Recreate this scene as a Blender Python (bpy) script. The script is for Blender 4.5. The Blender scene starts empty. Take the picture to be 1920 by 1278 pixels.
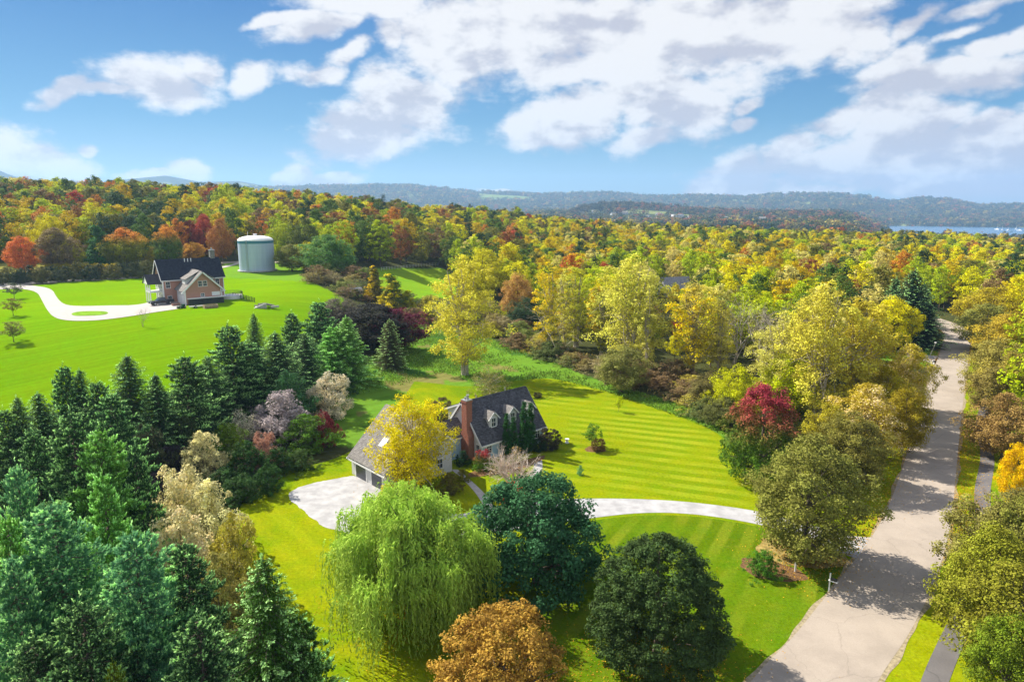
import bpy, math, random
import numpy as np
from mathutils import Vector, Matrix
R = math.radians
scene = bpy.context.scene
col = scene.collection

# ------------------------------------------------------------------ camera, sky, sun, exposure
CAM_H, PITCH, F = 34.0, 11.2, 1280.0
cam_d = bpy.data.cameras.new('camera'); cam = bpy.data.objects.new('camera', cam_d); col.objects.link(cam)
cam_d.lens = 24.0; cam_d.sensor_width = 36.0; cam_d.clip_start = 0.5; cam_d.clip_end = 60000
cam.location = (0, 0, CAM_H); cam.rotation_euler = (R(90 - PITCH), 0, 0)
scene.camera = cam
scene.view_settings.view_transform = 'Standard'; scene.view_settings.look = 'None'
scene.view_settings.gamma = 1.0; scene.view_settings.use_curve_mapping = False
EXPO = 1.0
scene.view_settings.exposure = EXPO
scene.cycles.max_bounces = 6; scene.cycles.diffuse_bounces = 3; scene.cycles.glossy_bounces = 2
scene.cycles.transmission_bounces = 3; scene.cycles.volume_bounces = 1; scene.cycles.transparent_max_bounces = 6
SUN_EL = 41.0
SUN = Vector((-0.83 * math.cos(R(SUN_EL)), 0.5577 * math.cos(R(SUN_EL)), math.sin(R(SUN_EL)))).normalized()
sd = bpy.data.lights.new('sun', 'SUN'); sd.energy = 5.0; sd.angle = R(0.5); sd.color = (1.0, 0.93, 0.80)
so = bpy.data.objects.new('sun', sd); col.objects.link(so); so.location = (0, 0, 500)
so.rotation_euler = (-SUN).to_track_quat('-Z', 'Y').to_euler()

cp, sp = math.cos(R(PITCH)), math.sin(R(PITCH))
def ray(u, v):
    x = (u - 960) / F; y = -(v - 639) / F
    d = Vector((x, cp + y * sp, -sp + y * cp)); return d.normalized()
def pix(x, y, z):
    dep = y * cp + (CAM_H - z) * sp; dn = (CAM_H - z) * cp - y * sp
    return 960 + F * x / dep, 639 + F * dn / dep
def ae(u, v):
    d = ray(u, v); return math.atan2(d.x, d.y), math.asin(d.z)

# node helpers
class NT:
    def __init__(s, nt): s.nt = nt; s.N = nt.nodes; s.L = nt.links
    def n(s, t, **k):
        o = s.N.new(t)
        for a, b in k.items(): setattr(o, a, b)
        return o
    def put(s, sock, val):
        if val is None: return
        if isinstance(val, bpy.types.NodeSocket): s.L.new(val, sock)
        elif isinstance(val, (tuple, list)):
            sock.default_value = tuple(val) + (1,) if len(val) == 3 and len(sock.default_value) == 4 else tuple(val)
        else: sock.default_value = val
    def m(s, op, a, b=None, c=None, clamp=False):
        o = s.n('ShaderNodeMath', operation=op, use_clamp=clamp)
        for i, q in enumerate((a, b, c)):
            if q is not None: s.put(o.inputs[i], q)
        return o.outputs[0]
    def mix(s, f, a, b, mode='MIX'):
        o = s.n('ShaderNodeMix', data_type='RGBA', blend_type=mode)
        s.put(o.inputs[0], f); s.put(o.inputs[6], a); s.put(o.inputs[7], b); return o.outputs[2]
    def rng(s, v, a, b, c=0.0, d=1.0, smooth=True):
        o = s.n('ShaderNodeMapRange', interpolation_type='SMOOTHSTEP' if smooth else 'LINEAR')
        s.put(o.inputs[0], v); o.inputs[1].default_value = a; o.inputs[2].default_value = b
        o.inputs[3].default_value = c; o.inputs[4].default_value = d; return o.outputs[0]
    def noise(s, vec, scale, detail=3, rough=.55, dist=0):
        o = s.n('ShaderNodeTexNoise'); s.put(o.inputs['Vector'], vec); o.inputs['Scale'].default_value = scale
        o.inputs['Detail'].default_value = detail; o.inputs['Roughness'].default_value = rough
        o.inputs['Distortion'].default_value = dist; return o.outputs['Fac']
    def xyz(s, v):
        o = s.n('ShaderNodeSeparateXYZ'); s.put(o.inputs[0], v); return o.outputs
    def cxyz(s, x, y, z):
        o = s.n('ShaderNodeCombineXYZ'); s.put(o.inputs[0], x); s.put(o.inputs[1], y); s.put(o.inputs[2], z); return o.outputs[0]

world = bpy.data.worlds.new("World"); scene.world = world; world.use_nodes = True
W = NT(world.node_tree); W.N.clear()
sky = W.n('ShaderNodeTexSky', sky_type='NISHITA', sun_disc=False)
sky.sun_elevation = R(SUN_EL); sky.sun_rotation = math.atan2(SUN.x, SUN.y) % (2 * math.pi)
sky.air_density = 1.0; sky.dust_density = 0.3; sky.ozone_density = 2.5; sky.altitude = 100
dirv = W.n('ShaderNodeTexCoord').outputs['Generated']
dx, dy, dz = W.xyz(dirv)
warp = W.n('ShaderNodeTexNoise'); W.put(warp.inputs['Vector'], dirv); warp.inputs['Scale'].default_value = 9; warp.inputs['Detail'].default_value = 5
wv = W.n('ShaderNodeVectorMath', operation='SUBTRACT'); W.put(wv.inputs[0], warp.outputs['Color']); wv.inputs[1].default_value = (.5, .5, .5)
wx, wy, wz = W.xyz(wv.outputs[0])
az0 = W.m('ARCTAN2', dx, dy); el0 = W.m('ARCSINE', dz)
az = W.m('MULTIPLY_ADD', wx, .10, az0); el = W.m('MULTIPLY_ADD', wz, .055, el0)
# the clouds of the sky, each: azimuth/elevation centre (from the bearings in the photograph), half sizes, tilt, weight
CL = [(300,150,75,34,-4,1.5),(375,125,45,26,8,1.0),(128,165,46,15,-14,1.1),(470,150,44,20,-4,1.3),(215,170,60,13,0,.9),
      (30,305,95,48,8,1.8),(110,330,60,24,0,1.2),(178,276,18,11,0,1.0),
      (765,190,80,56,8,1.7),(690,245,115,46,-14,1.6),(600,265,50,26,0,.9),
      (585,50,75,22,-16,1.2),(510,42,36,10,-16,1.0),(640,105,60,20,-25,1.0),(590,145,48,22,-10,1.0),(700,8,110,24,0,1.6),(735,60,40,34,0,.9),
      (950,60,170,80,0,1.8),(1200,70,230,80,0,1.8),(1440,50,150,58,0,1.7),(1560,65,90,34,8,1.3),(850,105,50,26,0,.6),
      (1120,200,130,50,-16,1.5),(1020,235,95,34,-14,1.2),(1080,130,150,40,0,1.6),(1250,190,90,62,10,1.4),(1230,262,75,24,-6,1.2),
      (1400,200,34,18,-20,.8),(1390,240,30,16,0,.8),(1720,40,70,20,-22,.9),(1820,22,70,16,-8,.8),(1800,62,60,14,-18,.7),(1890,88,70,16,-4,1.1),
      (1680,120,60,24,-24,1.2),(1780,150,120,26,0,1.5),(1650,190,50,34,-20,1.3),(1560,235,70,26,-22,1.3),(1700,235,80,50,0,1.7),
      (1480,285,90,28,-24,1.5),(1390,330,80,34,-8,1.6),(1330,345,40,22,0,1.1),(1560,310,120,44,-6,1.8),(1690,320,120,44,0,1.7),(1850,285,140,44,-8,1.8),(1830,345,150,32,0,1.7),(1500,355,150,18,0,1.3),
      (1905,212,30,14,0,.8),(545,332,34,22,0,1.3),(620,340,44,14,0,1.2),(360,326,34,16,0,1.2),(290,332,44,9,0,1.0),(925,356,34,5,0,.8)]
acc = None
for (u, v, su, sv, tilt, wgt) in CL:
    a, e = ae(u, v); ku = su / F * 1.12; kv = sv / F * 1.12
    c_, s_ = math.cos(R(-tilt)), math.sin(R(-tilt))
    da = W.m('SUBTRACT', az, a); de = W.m('SUBTRACT', el, e)
    p = W.m('ADD', W.m('MULTIPLY', da, c_ / ku), W.m('MULTIPLY', de, s_ / ku))
    q = W.m('ADD', W.m('MULTIPLY', da, -s_ / kv), W.m('MULTIPLY', de, c_ / kv))
    r2 = W.m('ADD', W.m('MULTIPLY', p, p), W.m('MULTIPLY', q, q))
    g = W.m('SUBTRACT', min(1.15, .55 + wgt*.33), W.m('SQRT', r2))
    acc = g if acc is None else W.m('MAXIMUM', acc, g)
# unseen clouds added outside the view, thickened as pale fill light
side = W.m('MAXIMUM', W.rng(W.m('ABSOLUTE', az0), R(42), R(54)), W.rng(el0, .36, .55))
gen = W.m('MULTIPLY', W.rng(W.noise(dirv, 2.4, 3), .40, .58), side)
acc = W.m('MAXIMUM', acc, W.m('MULTIPLY_ADD', gen, 1.4, -.7))
stretch = W.n('ShaderNodeVectorMath', operation='MULTIPLY'); W.put(stretch.inputs[0], dirv); stretch.inputs[1].default_value = (1, 1, 1.8)
fb = W.noise(stretch.outputs[0], 9.5, 9, .55)
up = W.n('ShaderNodeVectorMath', operation='ADD'); W.put(up.inputs[0], stretch.outputs[0]); up.inputs[1].default_value = (-.02, .0, .035)
fb2 = W.noise(up.outputs[0], 9.5, 5, .55)
dens = W.m('ADD', W.m('MULTIPLY_ADD', W.m('SUBTRACT', fb, .5), 2.0, acc), W.m('MULTIPLY', W.m('SUBTRACT', W.noise(stretch.outputs[0], 34, 6, .6), .5), .8))
cov = W.rng(dens, -.2, .42)
cov = W.m('MULTIPLY', cov, W.rng(el0, -.01, .02))
body = W.rng(W.m('ADD', W.m('MULTIPLY', W.m('SUBTRACT', fb, fb2), 2.7), W.m('ADD', W.m('MULTIPLY', W.noise(dirv, 5, 3), .9), W.m('MULTIPLY', W.m('SUBTRACT', el0, .1), 1.0))), .16, .70)
CE = 2 ** -EXPO
ccol = W.mix(body, (.60*CE, .60*CE, .675*CE), (.97*CE, .955*CE, .95*CE))
SKY = 0.05
skys = W.mix(1.0, sky.outputs[0], (SKY*.45, SKY*.75, SKY*1.0), 'MULTIPLY')
ramp = W.n('ShaderNodeValToRGB'); W.put(ramp.inputs[0], W.m('MULTIPLY', el0, 1.0, None, True)); cr = ramp.color_ramp
cr.elements[0].position = 0; cr.elements[0].color = (.20,.31,.37,1); cr.elements[1].position = 1; cr.elements[1].color = (.025,.10,.26,1)
for p_, c_ in ((.04,(.15,.28,.37,1)),(.11,(.06,.185,.31,1)),(.26,(.012,.09,.25,1)),(.5,(.02,.09,.24,1))):
    e_ = cr.elements.new(p_); e_.color = c_
skys = W.mix(.75, skys, ramp.outputs[0])
fin = W.mix(W.m('MULTIPLY', cov, .97), skys, ccol)
bg = W.n('ShaderNodeBackground'); W.put(bg.inputs[0], fin); bg.inputs[1].default_value = 1.0
wo = W.n('ShaderNodeOutputWorld'); W.L.new(bg.outputs[0], wo.inputs[0])
world.cycles.sampling_method = 'MANUAL'; world.cycles.sample_map_resolution = 512

# ------------------------------------------------------------------ terrain
def S(x): x = np.clip(x, 0, 1); return x * x * (3 - 2 * x)
GU = [-1200, 0, 400, 510, 700, 800, 900, 1000, 1200, 1500, 1900, 3000]
GZ = [33, 34, 31, 28, 22, 15, 13, 9, 2.5, -1, -6, -8]
RU = [-900, -200, 480, 560, 600, 700, 780, 850, 900, 960, 1010, 1080, 1130, 1200, 1240, 1290, 1380, 1440, 1560, 1600, 1640, 1660, 1700, 1750, 1800, 1860, 1920, 2100, 3200]
RV = [345, 345, 356, 354, 352, 350, 350, 356, 361, 363, 366, 364, 363, 369, 370, 368, 372, 367, 367, 371, 380, 379, 375, 378, 387, 386, 385, 382, 380]
MU = [-1200, -200, -60, 20, 60, 110, 190, 260, 340, 400, 470, 520, 700, 3000]
MV = [340, 338, 328, 324, 338, 350, 352, 344, 335, 345, 343, 352, 372, 380]
DU = [-900, 1000, 1080, 1120, 1180, 1250, 1311, 1400, 1480, 1560, 1700, 3000]
DV = [470, 425, 382, 375, 374, 381, 386, 391, 397, 404, 430, 450]
def elev(v): return np.arctan((639 - np.asarray(v, float)) / F) - R(PITCH)
def ucol(x, y):  # which bearing (in pixel columns at the horizon) a ground point has
    y = np.where(y < 1, 1, y); return 960 + F * cp * (x / y)
def wob(x, y, s, k):
    return (np.sin(x / s + 1.3 * k) * np.cos(y / s * 1.17 + k) + .5 * np.sin(x / s * 2.3 + y / s * 1.9 + 2 * k) + .3 * np.sin(y / s * 4.1 - x / s * 3.3))
def terr(x, y):
    x = np.asarray(x, float); y = np.asarray(y, float); r = np.hypot(x, y); u = ucol(x, y)
    h = 9 * S((-x - 18) / 55) * S((y - 80) / 85)
    h = h + S((r - 235) / 330) * (np.interp(u, GU, GZ) - h) * (y > 0)
    h = h + S((r - 300) / 250) * wob(x, y, 60, 1) * 1.2
    k = S((r - 640) / 650); h = h + k * (-54 + wob(x, y, 260, 2) * 2.0 - h)
    lake = S((u - 1560) / 120) * S((r - 2150) / 250) * (1 - S((r - 3650) / 350)); h = h - 14 * lake
    bench = 34 + r * np.tan(elev(np.interp(r, [1200, 1500, 2500, 4000], [424, 421, 401, 396])))
    h = h + S((r - 1000) / 450) * (1 - S((r - 3600) / 500)) * S((u - 900) / 120) * (1 - S((u - 1540) / 110)) * (bench - 8 - h)
    dark = (34 + 2900 * np.tan(elev(np.interp(u, DU, DV))) - 26 - bench * .0 - h) * np.exp(-((r - 2900) / 420) ** 2) * S((u - 1000) / 100) * (1 - S((u - 1560) / 140))
    h = h + np.maximum(dark, 0)
    ridge = (34 + 6300 * np.tan(elev(np.interp(u, RU, RV))) - 8 + 54)
    rr = S((r - 3700) / 2600)
    step = rr * (.86 + .07 * wob(x, y, 420, 3) * (1 - S((r - 5600) / 600))) / 1.0
    step = np.where(r > 6300, 1.0 - .9 * S((r - 6300) / 3000), np.minimum(step + .14 * S((r - 5300) / 1000), 1.0))
    h = h + ridge * step * (r > 3650)
    mt = (34 + 7700 * np.tan(elev(np.interp(u, MU, MV))) + 54 - ridge * np.where(r > 6300, 1 - .9 * S((r - 6300) / 3000), 1)) * S((r - 6700) / 1000) * (u < 760)
    h = h + np.maximum(mt, 0) * (y > 0)
    return h
def tz(x, y): return float(terr(x, y))
def at(u, v, h=0.0):
    """ground point seen in direction (u, v); h: of a thing that tall, whose top is seen there"""
    d = ray(u, v); t = np.concatenate([np.arange(15, 900, .5), np.arange(900, 9000, 10)])
    g = terr(d.x * t, d.y * t) + h - (CAM_H + d.z * t)
    i = int(np.argmax(g > 0)) if (g > 0).any() else len(t) - 1
    if i > 0 and g[i] > 0: tt = t[i-1] + (t[i] - t[i-1]) * (-g[i-1]) / (g[i] - g[i-1] + 1e-9)
    else: tt = t[i]
    x, y = d.x * tt, d.y * tt
    return Vector((x, y, tz(x, y)))
def flat(u, v, z=0.0):
    d = ray(u, v); t = (z - CAM_H) / d.z; return (d.x * t, d.y * t)
def depth(p): return p[1] * cp + (CAM_H - p[2]) * sp
def inpoly(px, py, poly):
    px = np.asarray(px, float); py = np.asarray(py, float); c = np.zeros(px.shape, bool); n = len(poly); j = n - 1
    for i in range(n):
        xi, yi = poly[i]; xj, yj = poly[j]
        if yi != yj:
            c ^= ((yi > py) != (yj > py)) & (px < (xj - xi) * (py - yi) / (yj - yi) + xi)
        j = i
    return c
def chaikin(P, closed=True, it=2):
    P = [tuple(p) for p in P]
    for _ in range(it):
        Q = []; n = len(P)
        if not closed: Q.append(P[0])
        for i in range(n if closed else n - 1):
            a, b = P[i], P[(i + 1) % n]
            Q.append((a[0] * .75 + b[0] * .25, a[1] * .75 + b[1] * .25)); Q.append((a[0] * .25 + b[0] * .75, a[1] * .25 + b[1] * .75))
        if not closed: Q.append(P[-1])
        P = Q
    return P
def wpoly(pts): return [tuple(at(u, v)[:2]) for u, v in pts]
def fpoly(pts): return [flat(u, v) for u, v in pts]

# ------------------------------------------------------------------ materials
def mat(name, base=None, rough=.8, spec=.3, bump=None, fn=None, metallic=0):
    m = bpy.data.materials.new(name); m.use_nodes = True; t = NT(m.node_tree)
    p = t.N['Principled BSDF']; p.inputs['Roughness'].default_value = rough; p.inputs['Specular IOR Level'].default_value = spec
    p.inputs['Metallic'].default_value = metallic
    c = base
    if fn: c, hgt = fn(t)
    else: hgt = None
    if c is not None: t.put(p.inputs['Base Color'], c)
    if hgt is not None:
        b = t.n('ShaderNodeBump'); t.put(b.inputs['Height'], hgt[0]); b.inputs['Distance'].default_value = hgt[1]; b.inputs['Strength'].default_value = 1
        t.L.new(b.outputs[0], p.inputs['Normal'])
    return m
def mott(c, amt=.25, scale=3, bump=None):
    def fn(t):
        o = t.n('ShaderNodeTexCoord').outputs['Object']; n = t.noise(o, scale, 5)
        d = tuple(max(0, q * (1 - amt)) for q in c); e = tuple(min(1, q * (1 + amt)) for q in c)
        return t.mix(t.rng(n, .3, .7), d, e), ((t.noise(o, scale * 4, 4), bump) if bump else None)
    return fn
def leafmat(name, c2=None, lo=.4, hi=.8, inst=False, trans=.28, spec=.08, by='hf'):
    m = bpy.data.materials.new(name); m.use_nodes = True; t = NT(m.node_tree); t.N.clear()
    if inst: base = t.n('ShaderNodeAttribute', attribute_type='INSTANCER', attribute_name='tint').outputs['Color']
    else: base = t.n('ShaderNodeObjectInfo').outputs['Color']
    rnd = t.n('ShaderNodeObjectInfo').outputs['Random']
    var = t.n('ShaderNodeAttribute', attribute_name='var').outputs['Fac']
    if c2 is not None:
        hf = t.n('ShaderNodeAttribute', attribute_name=by).outputs['Fac']
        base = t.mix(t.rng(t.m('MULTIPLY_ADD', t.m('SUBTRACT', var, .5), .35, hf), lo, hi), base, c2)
    h = t.n('ShaderNodeHueSaturation'); t.put(h.inputs['Color'], base)
    t.put(h.inputs['Hue'], t.m('ADD', t.m('MULTIPLY_ADD', var, .022, .487), t.m('MULTIPLY_ADD', rnd, .016, -.008)))
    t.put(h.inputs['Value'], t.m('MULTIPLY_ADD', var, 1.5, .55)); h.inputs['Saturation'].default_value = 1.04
    p = t.n('ShaderNodeBsdfPrincipled'); t.put(p.inputs['Base Color'], h.outputs[0]); p.inputs['Roughness'].default_value = .65
    p.inputs['Specular IOR Level'].default_value = spec
    tr = t.n('ShaderNodeBsdfTranslucent'); t.put(tr.inputs[0], h.outputs[0])
    mx = t.n('ShaderNodeMixShader'); mx.inputs[0].default_value = trans; t.L.new(p.outputs[0], mx.inputs[1]); t.L.new(tr.outputs[0], mx.inputs[2])
    o = t.n('ShaderNodeOutputMaterial'); t.L.new(mx.outputs[0], o.inputs[0]); return m
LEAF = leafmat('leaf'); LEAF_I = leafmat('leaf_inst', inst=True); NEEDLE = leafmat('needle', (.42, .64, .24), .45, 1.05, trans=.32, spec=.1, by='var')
LEAF_RED = leafmat('leaf_red_tips', (.30, .05, .06), .34, .95)
LEAF_ORANGE = leafmat('leaf_orange_side', (.55, .24, .045), .55, .9)
LEAF_PINK = leafmat('leaf_pink', (.52, .42, .27), .45, 1.0, by='var')
LEAF_GOLD = leafmat('leaf_gold_vine', (.55, .43, .02), .45, .8, by='side')
BARK = mat('bark', fn=mott((.14, .11, .085), .5, 6, .02), rough=.9)
PALEBARK = mat('pale_bark', fn=mott((.42, .37, .30), .4, 6, .01), rough=.9)

# ------------------------------------------------------------------ mesh helpers
def npmesh(name, V, Fq, mats, midx=None, attrs=None, smooth=False):
    me = bpy.data.meshes.new(name); V = np.asarray(V, np.float32); Fq = np.asarray(Fq, np.int32); k = Fq.shape[1]
    me.vertices.add(len(V)); me.vertices.foreach_set('co', V.ravel()); me.loops.add(Fq.size); me.loops.foreach_set('vertex_index', Fq.ravel())
    me.polygons.add(len(Fq)); me.polygons.foreach_set('loop_start', np.arange(0, Fq.size, k, dtype=np.int32)); me.polygons.foreach_set('loop_total', np.full(len(Fq), k, np.int32))
    for m in mats: me.materials.append(m)
    if midx is not None: me.polygons.foreach_set('material_index', np.asarray(midx, np.int32))
    me.polygons.foreach_set('use_smooth', np.full(len(Fq), smooth, bool))
    me.update(calc_edges=True)
    for nm, (dom, typ, dat) in (attrs or {}).items():
        a = me.attributes.new(nm, typ, dom); a.data.foreach_set('color' if typ == 'FLOAT_COLOR' else 'value', np.asarray(dat, np.float32).ravel())
    return me
def link(name, me, parent=None, loc=None, color=None):
    o = bpy.data.objects.new(name, me); col.objects.link(o)
    if parent: o.parent = parent
    if loc is not None: o.location = loc
    if color: o.color = tuple(color) + (1,)
    return o
def tag(o, label=None, cat=None, group=None, kind=None):
    if label: o['label'] = label
    if cat: o['category'] = cat
    if group: o['group'] = group
    if kind: o['kind'] = kind
    return o
def empty(name, loc, rz=0, label=None, cat=None, group=None):
    o = bpy.data.objects.new(name, None); col.objects.link(o); o.location = loc; o.rotation_euler = (0, 0, rz); o.empty_display_size = .5
    return tag(o, label, cat, group)
class MB:
    def __init__(s): s.v = []; s.f = []
    def add(s, V, Fs):
        b = len(s.v); s.v += [tuple(q) for q in V]; s.f += [tuple(b + i for i in f) for f in Fs]; return s
    def box(s, x0, y0, z0, x1, y1, z1):
        return s.add([(x0,y0,z0),(x1,y0,z0),(x1,y1,z0),(x0,y1,z0),(x0,y0,z1),(x1,y0,z1),(x1,y1,z1),(x0,y1,z1)],
                     [(0,3,2,1),(4,5,6,7),(0,1,5,4),(1,2,6,5),(2,3,7,6),(3,0,4,7)])
    def prism(s, poly, axis, a, b):
        def P(q, w): return (w, q[0], q[1]) if axis == 'x' else ((q[0], w, q[1]) if axis == 'y' else (q[0], q[1], w))
        n = len(poly); V = [P(q, a) for q in poly] + [P(q, b) for q in poly]
        return s.add(V, [tuple(range(n))[::-1], tuple(range(n, 2*n))] + [(i, (i+1) % n, n + (i+1) % n, n + i) for i in range(n)])
    def slab(s, q, th):
        q = [Vector(p) for p in q]; n = (q[1]-q[0]).cross(q[2]-q[0]).normalized() * th
        if n.z < 0: n = -n
        V = [p for p in q] + [p + n for p in q]; k = len(q)
        return s.add(V, [tuple(range(k))[::-1], tuple(range(k, 2*k))] + [(i, (i+1) % k, k + (i+1) % k, k + i) for i in range(k)])
    def cyl(s, x, y, z0, z1, r, n=12, r2=None):
        r2 = r if r2 is None else r2
        V = [(x + r*math.cos(2*math.pi*i/n), y + r*math.sin(2*math.pi*i/n), z0) for i in range(n)] + [(x + r2*math.cos(2*math.pi*i/n), y + r2*math.sin(2*math.pi*i/n), z1) for i in range(n)]
        return s.add(V, [tuple(range(n))[::-1], tuple(range(n, 2*n))] + [(i, (i+1) % n, n + (i+1) % n, n + i) for i in range(n)])
    def build(s, name, m, parent=None, loc=None, bevel=0, smooth=False):
        me = bpy.data.meshes.new(name); me.from_pydata(s.v, [], s.f); me.materials.append(m)
        import bmesh
        bm = bmesh.new(); bm.from_mesh(me); bmesh.ops.recalc_face_normals(bm, faces=bm.faces); bm.to_mesh(me); bm.free()
        if smooth: me.polygons.foreach_set('use_smooth', np.ones(len(me.polygons), bool))
        o = link(name, me, parent, loc)
        if bevel:
            b = o.modifiers.new('bevel', 'BEVEL'); b.width = bevel; b.segments = 2; b.limit_method = 'ANGLE'
        return o
def tubes(paths, n=6):
    """paths: list of (points, radii) -> V, F(quads)"""
    VV, FF, b = [], [], 0
    for P, Rr in paths:
        P = np.asarray(P, float); T = np.gradient(P, axis=0); T /= np.linalg.norm(T, axis=1)[:, None] + 1e-9
        ref = np.where(np.abs(T[:, 2:3]) > .9, np.array([[1., 0, 0]]), np.array([[0., 0, 1]]))
        A = np.cross(T, ref); A /= np.linalg.norm(A, axis=1)[:, None] + 1e-9; B = np.cross(T, A)
        th = np.arange(n) * 2 * math.pi / n
        V = P[:, None, :] + np.asarray(Rr)[:, None, None] * (A[:, None, :] * np.cos(th)[None, :, None] + B[:, None, :] * np.sin(th)[None, :, None])
        m = len(P); V = V.reshape(-1, 3); i = np.arange(m - 1)[:, None] * n; j = np.arange(n)[None, :]; k = (j + 1) % n
        FF.append(np.stack([i + j, i + k, i + n + k, i + n + j], -1).reshape(-1, 4) + b); VV.append(V); b += len(V)
    return np.concatenate(VV), np.concatenate(FF)
def unit(a): return a / (np.linalg.norm(a, axis=-1, keepdims=True) + 1e-9)

# ------------------------------------------------------------------ foliage
def cards(rs, P, Nn, L, Wd, T=None):
    """one kite-shaped leaf or spray per row"""
    n = len(P); N_ = unit(Nn)
    if T is None: T = rs.normal(size=(n, 3))
    T = unit(T - (T * N_).sum(1)[:, None] * N_); B = np.cross(N_, T)
    L = np.broadcast_to(np.asarray(L, float).reshape(-1, 1), (n, 1)); Wd = np.broadcast_to(np.asarray(Wd, float).reshape(-1, 1), (n, 1))
    V = np.stack([P - T*L*.5, P - B*Wd*.5 + T*L*.05, P + T*L*.5 + N_*L*.08*(rs.random((n,1))-.8), P + B*Wd*.5 + T*L*.05], 1).reshape(-1, 3)
    return V, np.arange(4 * n).reshape(-1, 4)
def prof(kind, t):
    t = np.asarray(t, float)
    if kind == 'round': return np.sqrt(np.clip(1 - (2*t - 1)**2, 0, 1)) ** .8
    if kind == 'oval': return np.sin(np.pi * np.clip(t, 0, 1) ** .8) ** .62
    if kind == 'egg': return np.where(t < .28, .72 + .28*np.sin(np.pi/2*t/.28), np.cos(np.pi/2*np.clip((t-.28)/.72, 0, 1)) ** .62)
    if kind == 'vase': return np.clip(.28 + .95 * t**.8, 0, 1) * np.sqrt(np.clip(1 - np.clip((t-.62)/.38, 0, 1)**2, 0, 1))
    if kind == 'dome': return np.sqrt(np.clip(1 - (t*.98)**2.2, 0, 1))
    if kind == 'column': return np.where(t < .15, .7 + 2*t, (1 - np.clip((t-.15)/.85, 0, 1)) ** .6)
    if kind == 'pyramid': return np.where(t < .12, .55 + 3.7*t, 1.0 - .93*np.clip((t-.12)/.88, 0, 1))
    if kind == 'ball': return np.sqrt(np.clip(1 - (2*t - 1)**2, 0, 1))
def crown(seed, z0, z1, Rr, kind, clumps, per, leaf, cr, fill=.35, lump=.16, droop=0., asp=.62, gap=1.0):
    """a crown of leaf clumps spread through its volume; returns V, F, attributes and the clump centres"""
    rs = np.random.RandomState(seed)
    t = rs.random(clumps * 6); w = prof(kind, t) + .05; t = t[rs.random(len(t)) < w / w.max()][:clumps]; n = len(t)
    a = rs.random(n) * 2 * np.pi; rho = rs.random(n) ** fill
    ph = rs.random(6) * 6.28
    lob = 1 + lump * (np.sin(3*a + ph[0] + 4*t) + .7*np.sin(5*a + ph[1] - 7*t) + .5*np.sin(2*a + ph[2] + 11*t)) + rs.normal(size=n) * lump * .35
    g_ = np.sin(4*a + 9*t + ph[3]) + np.sin(7*a - 6*t + ph[4]) + np.sin(3*a + 15*t + ph[5])*.7
    keep = ~((g_ > gap) & (rho > .55)); t, a, rho, lob = t[keep], a[keep], rho[keep], lob[keep]; n = len(t)
    rad = Rr * prof(kind, t) * rho * lob
    zz = z0 + (z1 - z0) * (t + rs.normal(size=n) * .02)
    C = np.stack([rad*np.cos(a), rad*np.sin(a), zz], 1)
    out = unit(C - np.array([0, 0, z0 + (z1-z0)*.45]) * 1.0)
    crr = cr * rs.uniform(.6, 1.35, n)
    idx = np.repeat(np.arange(n), per); m = len(idx)
    d = unit(rs.normal(size=(m, 3)) + out[idx]*.55 + np.array([0, 0, .35]))
    sc = crr[idx][:, None] * (rs.random((m, 1)) ** .4)
    P = C[idx] + d * sc * np.array([1.1, 1.1, .8]); P[:, 2] -= droop * (rs.random(m)) * sc[:, 0]
    Nn = d * .8 + np.array([0, 0, .55]) + rs.normal(size=(m, 3)) * .55
    cv = rs.random(n); var = np.clip(.5*cv[idx] + .5*rs.random(m), 0, 1)
    L = leaf * rs.uniform(.65, 1.3, m)
    V, Fq = cards(rs, P, Nn, L, L * asp)
    hf = (P[:, 2] - z0) / (z1 - z0)
    sd_ = .5 + .5 * (P[:, 0]*.8 - P[:, 1]*.3) / Rr + (cv[idx]-.5)*.4
    return V, Fq, {'var': ('FACE', 'FLOAT', var), 'hf': ('FACE', 'FLOAT', hf), 'side': ('FACE', 'FLOAT', sd_)}, C
def limbs(seed, H, z0, C, r0, nl=14, lean=0., stems=1, spread=.0):
    rs = np.random.RandomState(seed + 77); paths = []
    order = rs.permutation(len(C))[:nl]
    tops = []
    for s in range(stems):
        a = rs.random() * 6.28; sx, sy = math.cos(a)*spread*H, math.sin(a)*spread*H
        ts = np.linspace(0, 1, 7); k = ts ** 1.3
        pts = np.stack([sx*k + .02*H*np.sin(ts*5 + a)*ts + (sx*.12 if stems > 1 else 0), sy*k + .02*H*np.cos(ts*4 + a)*ts + (sy*.12 if stems > 1 else 0), H*.9*ts - .15], 1)
        rr = r0 / stems**.5 * (1 - .88*ts) ** .8; rr[0] *= 1.35
        paths.append((pts, rr)); tops.append((pts, rr))
    for i in order:
        pts, rr = tops[rs.randint(stems)]; c = C[i]
        zs = max(z0*.7, min(c[2]*.62, H*.75)); f = np.interp(zs, pts[:, 2], np.arange(len(pts))); j = int(f); w = f - j
        b = pts[j]*(1-w) + pts[min(j+1, 6)]*w; rb = (rr[j]*(1-w) + rr[min(j+1, 6)]*w) * .55
        mid = b*.5 + c*.5 + np.array([0, 0, .04*H]) * rs.uniform(-.3, 1)
        tt = np.linspace(0, 1, 5)[:, None]; q = (1-tt)**2*b + 2*tt*(1-tt)*mid + tt**2*c
        paths.append((q, np.linspace(rb, .018, 5)))
        for _ in range(2):
            o2 = q[3] + rs.normal(size=3) * .09 * H; paths.append((np.stack([q[2], (q[2]+o2)/2 + [0, 0, .02*H], o2]), [rb*.45, rb*.3, .012]))
    return tubes(paths, 6)
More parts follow.
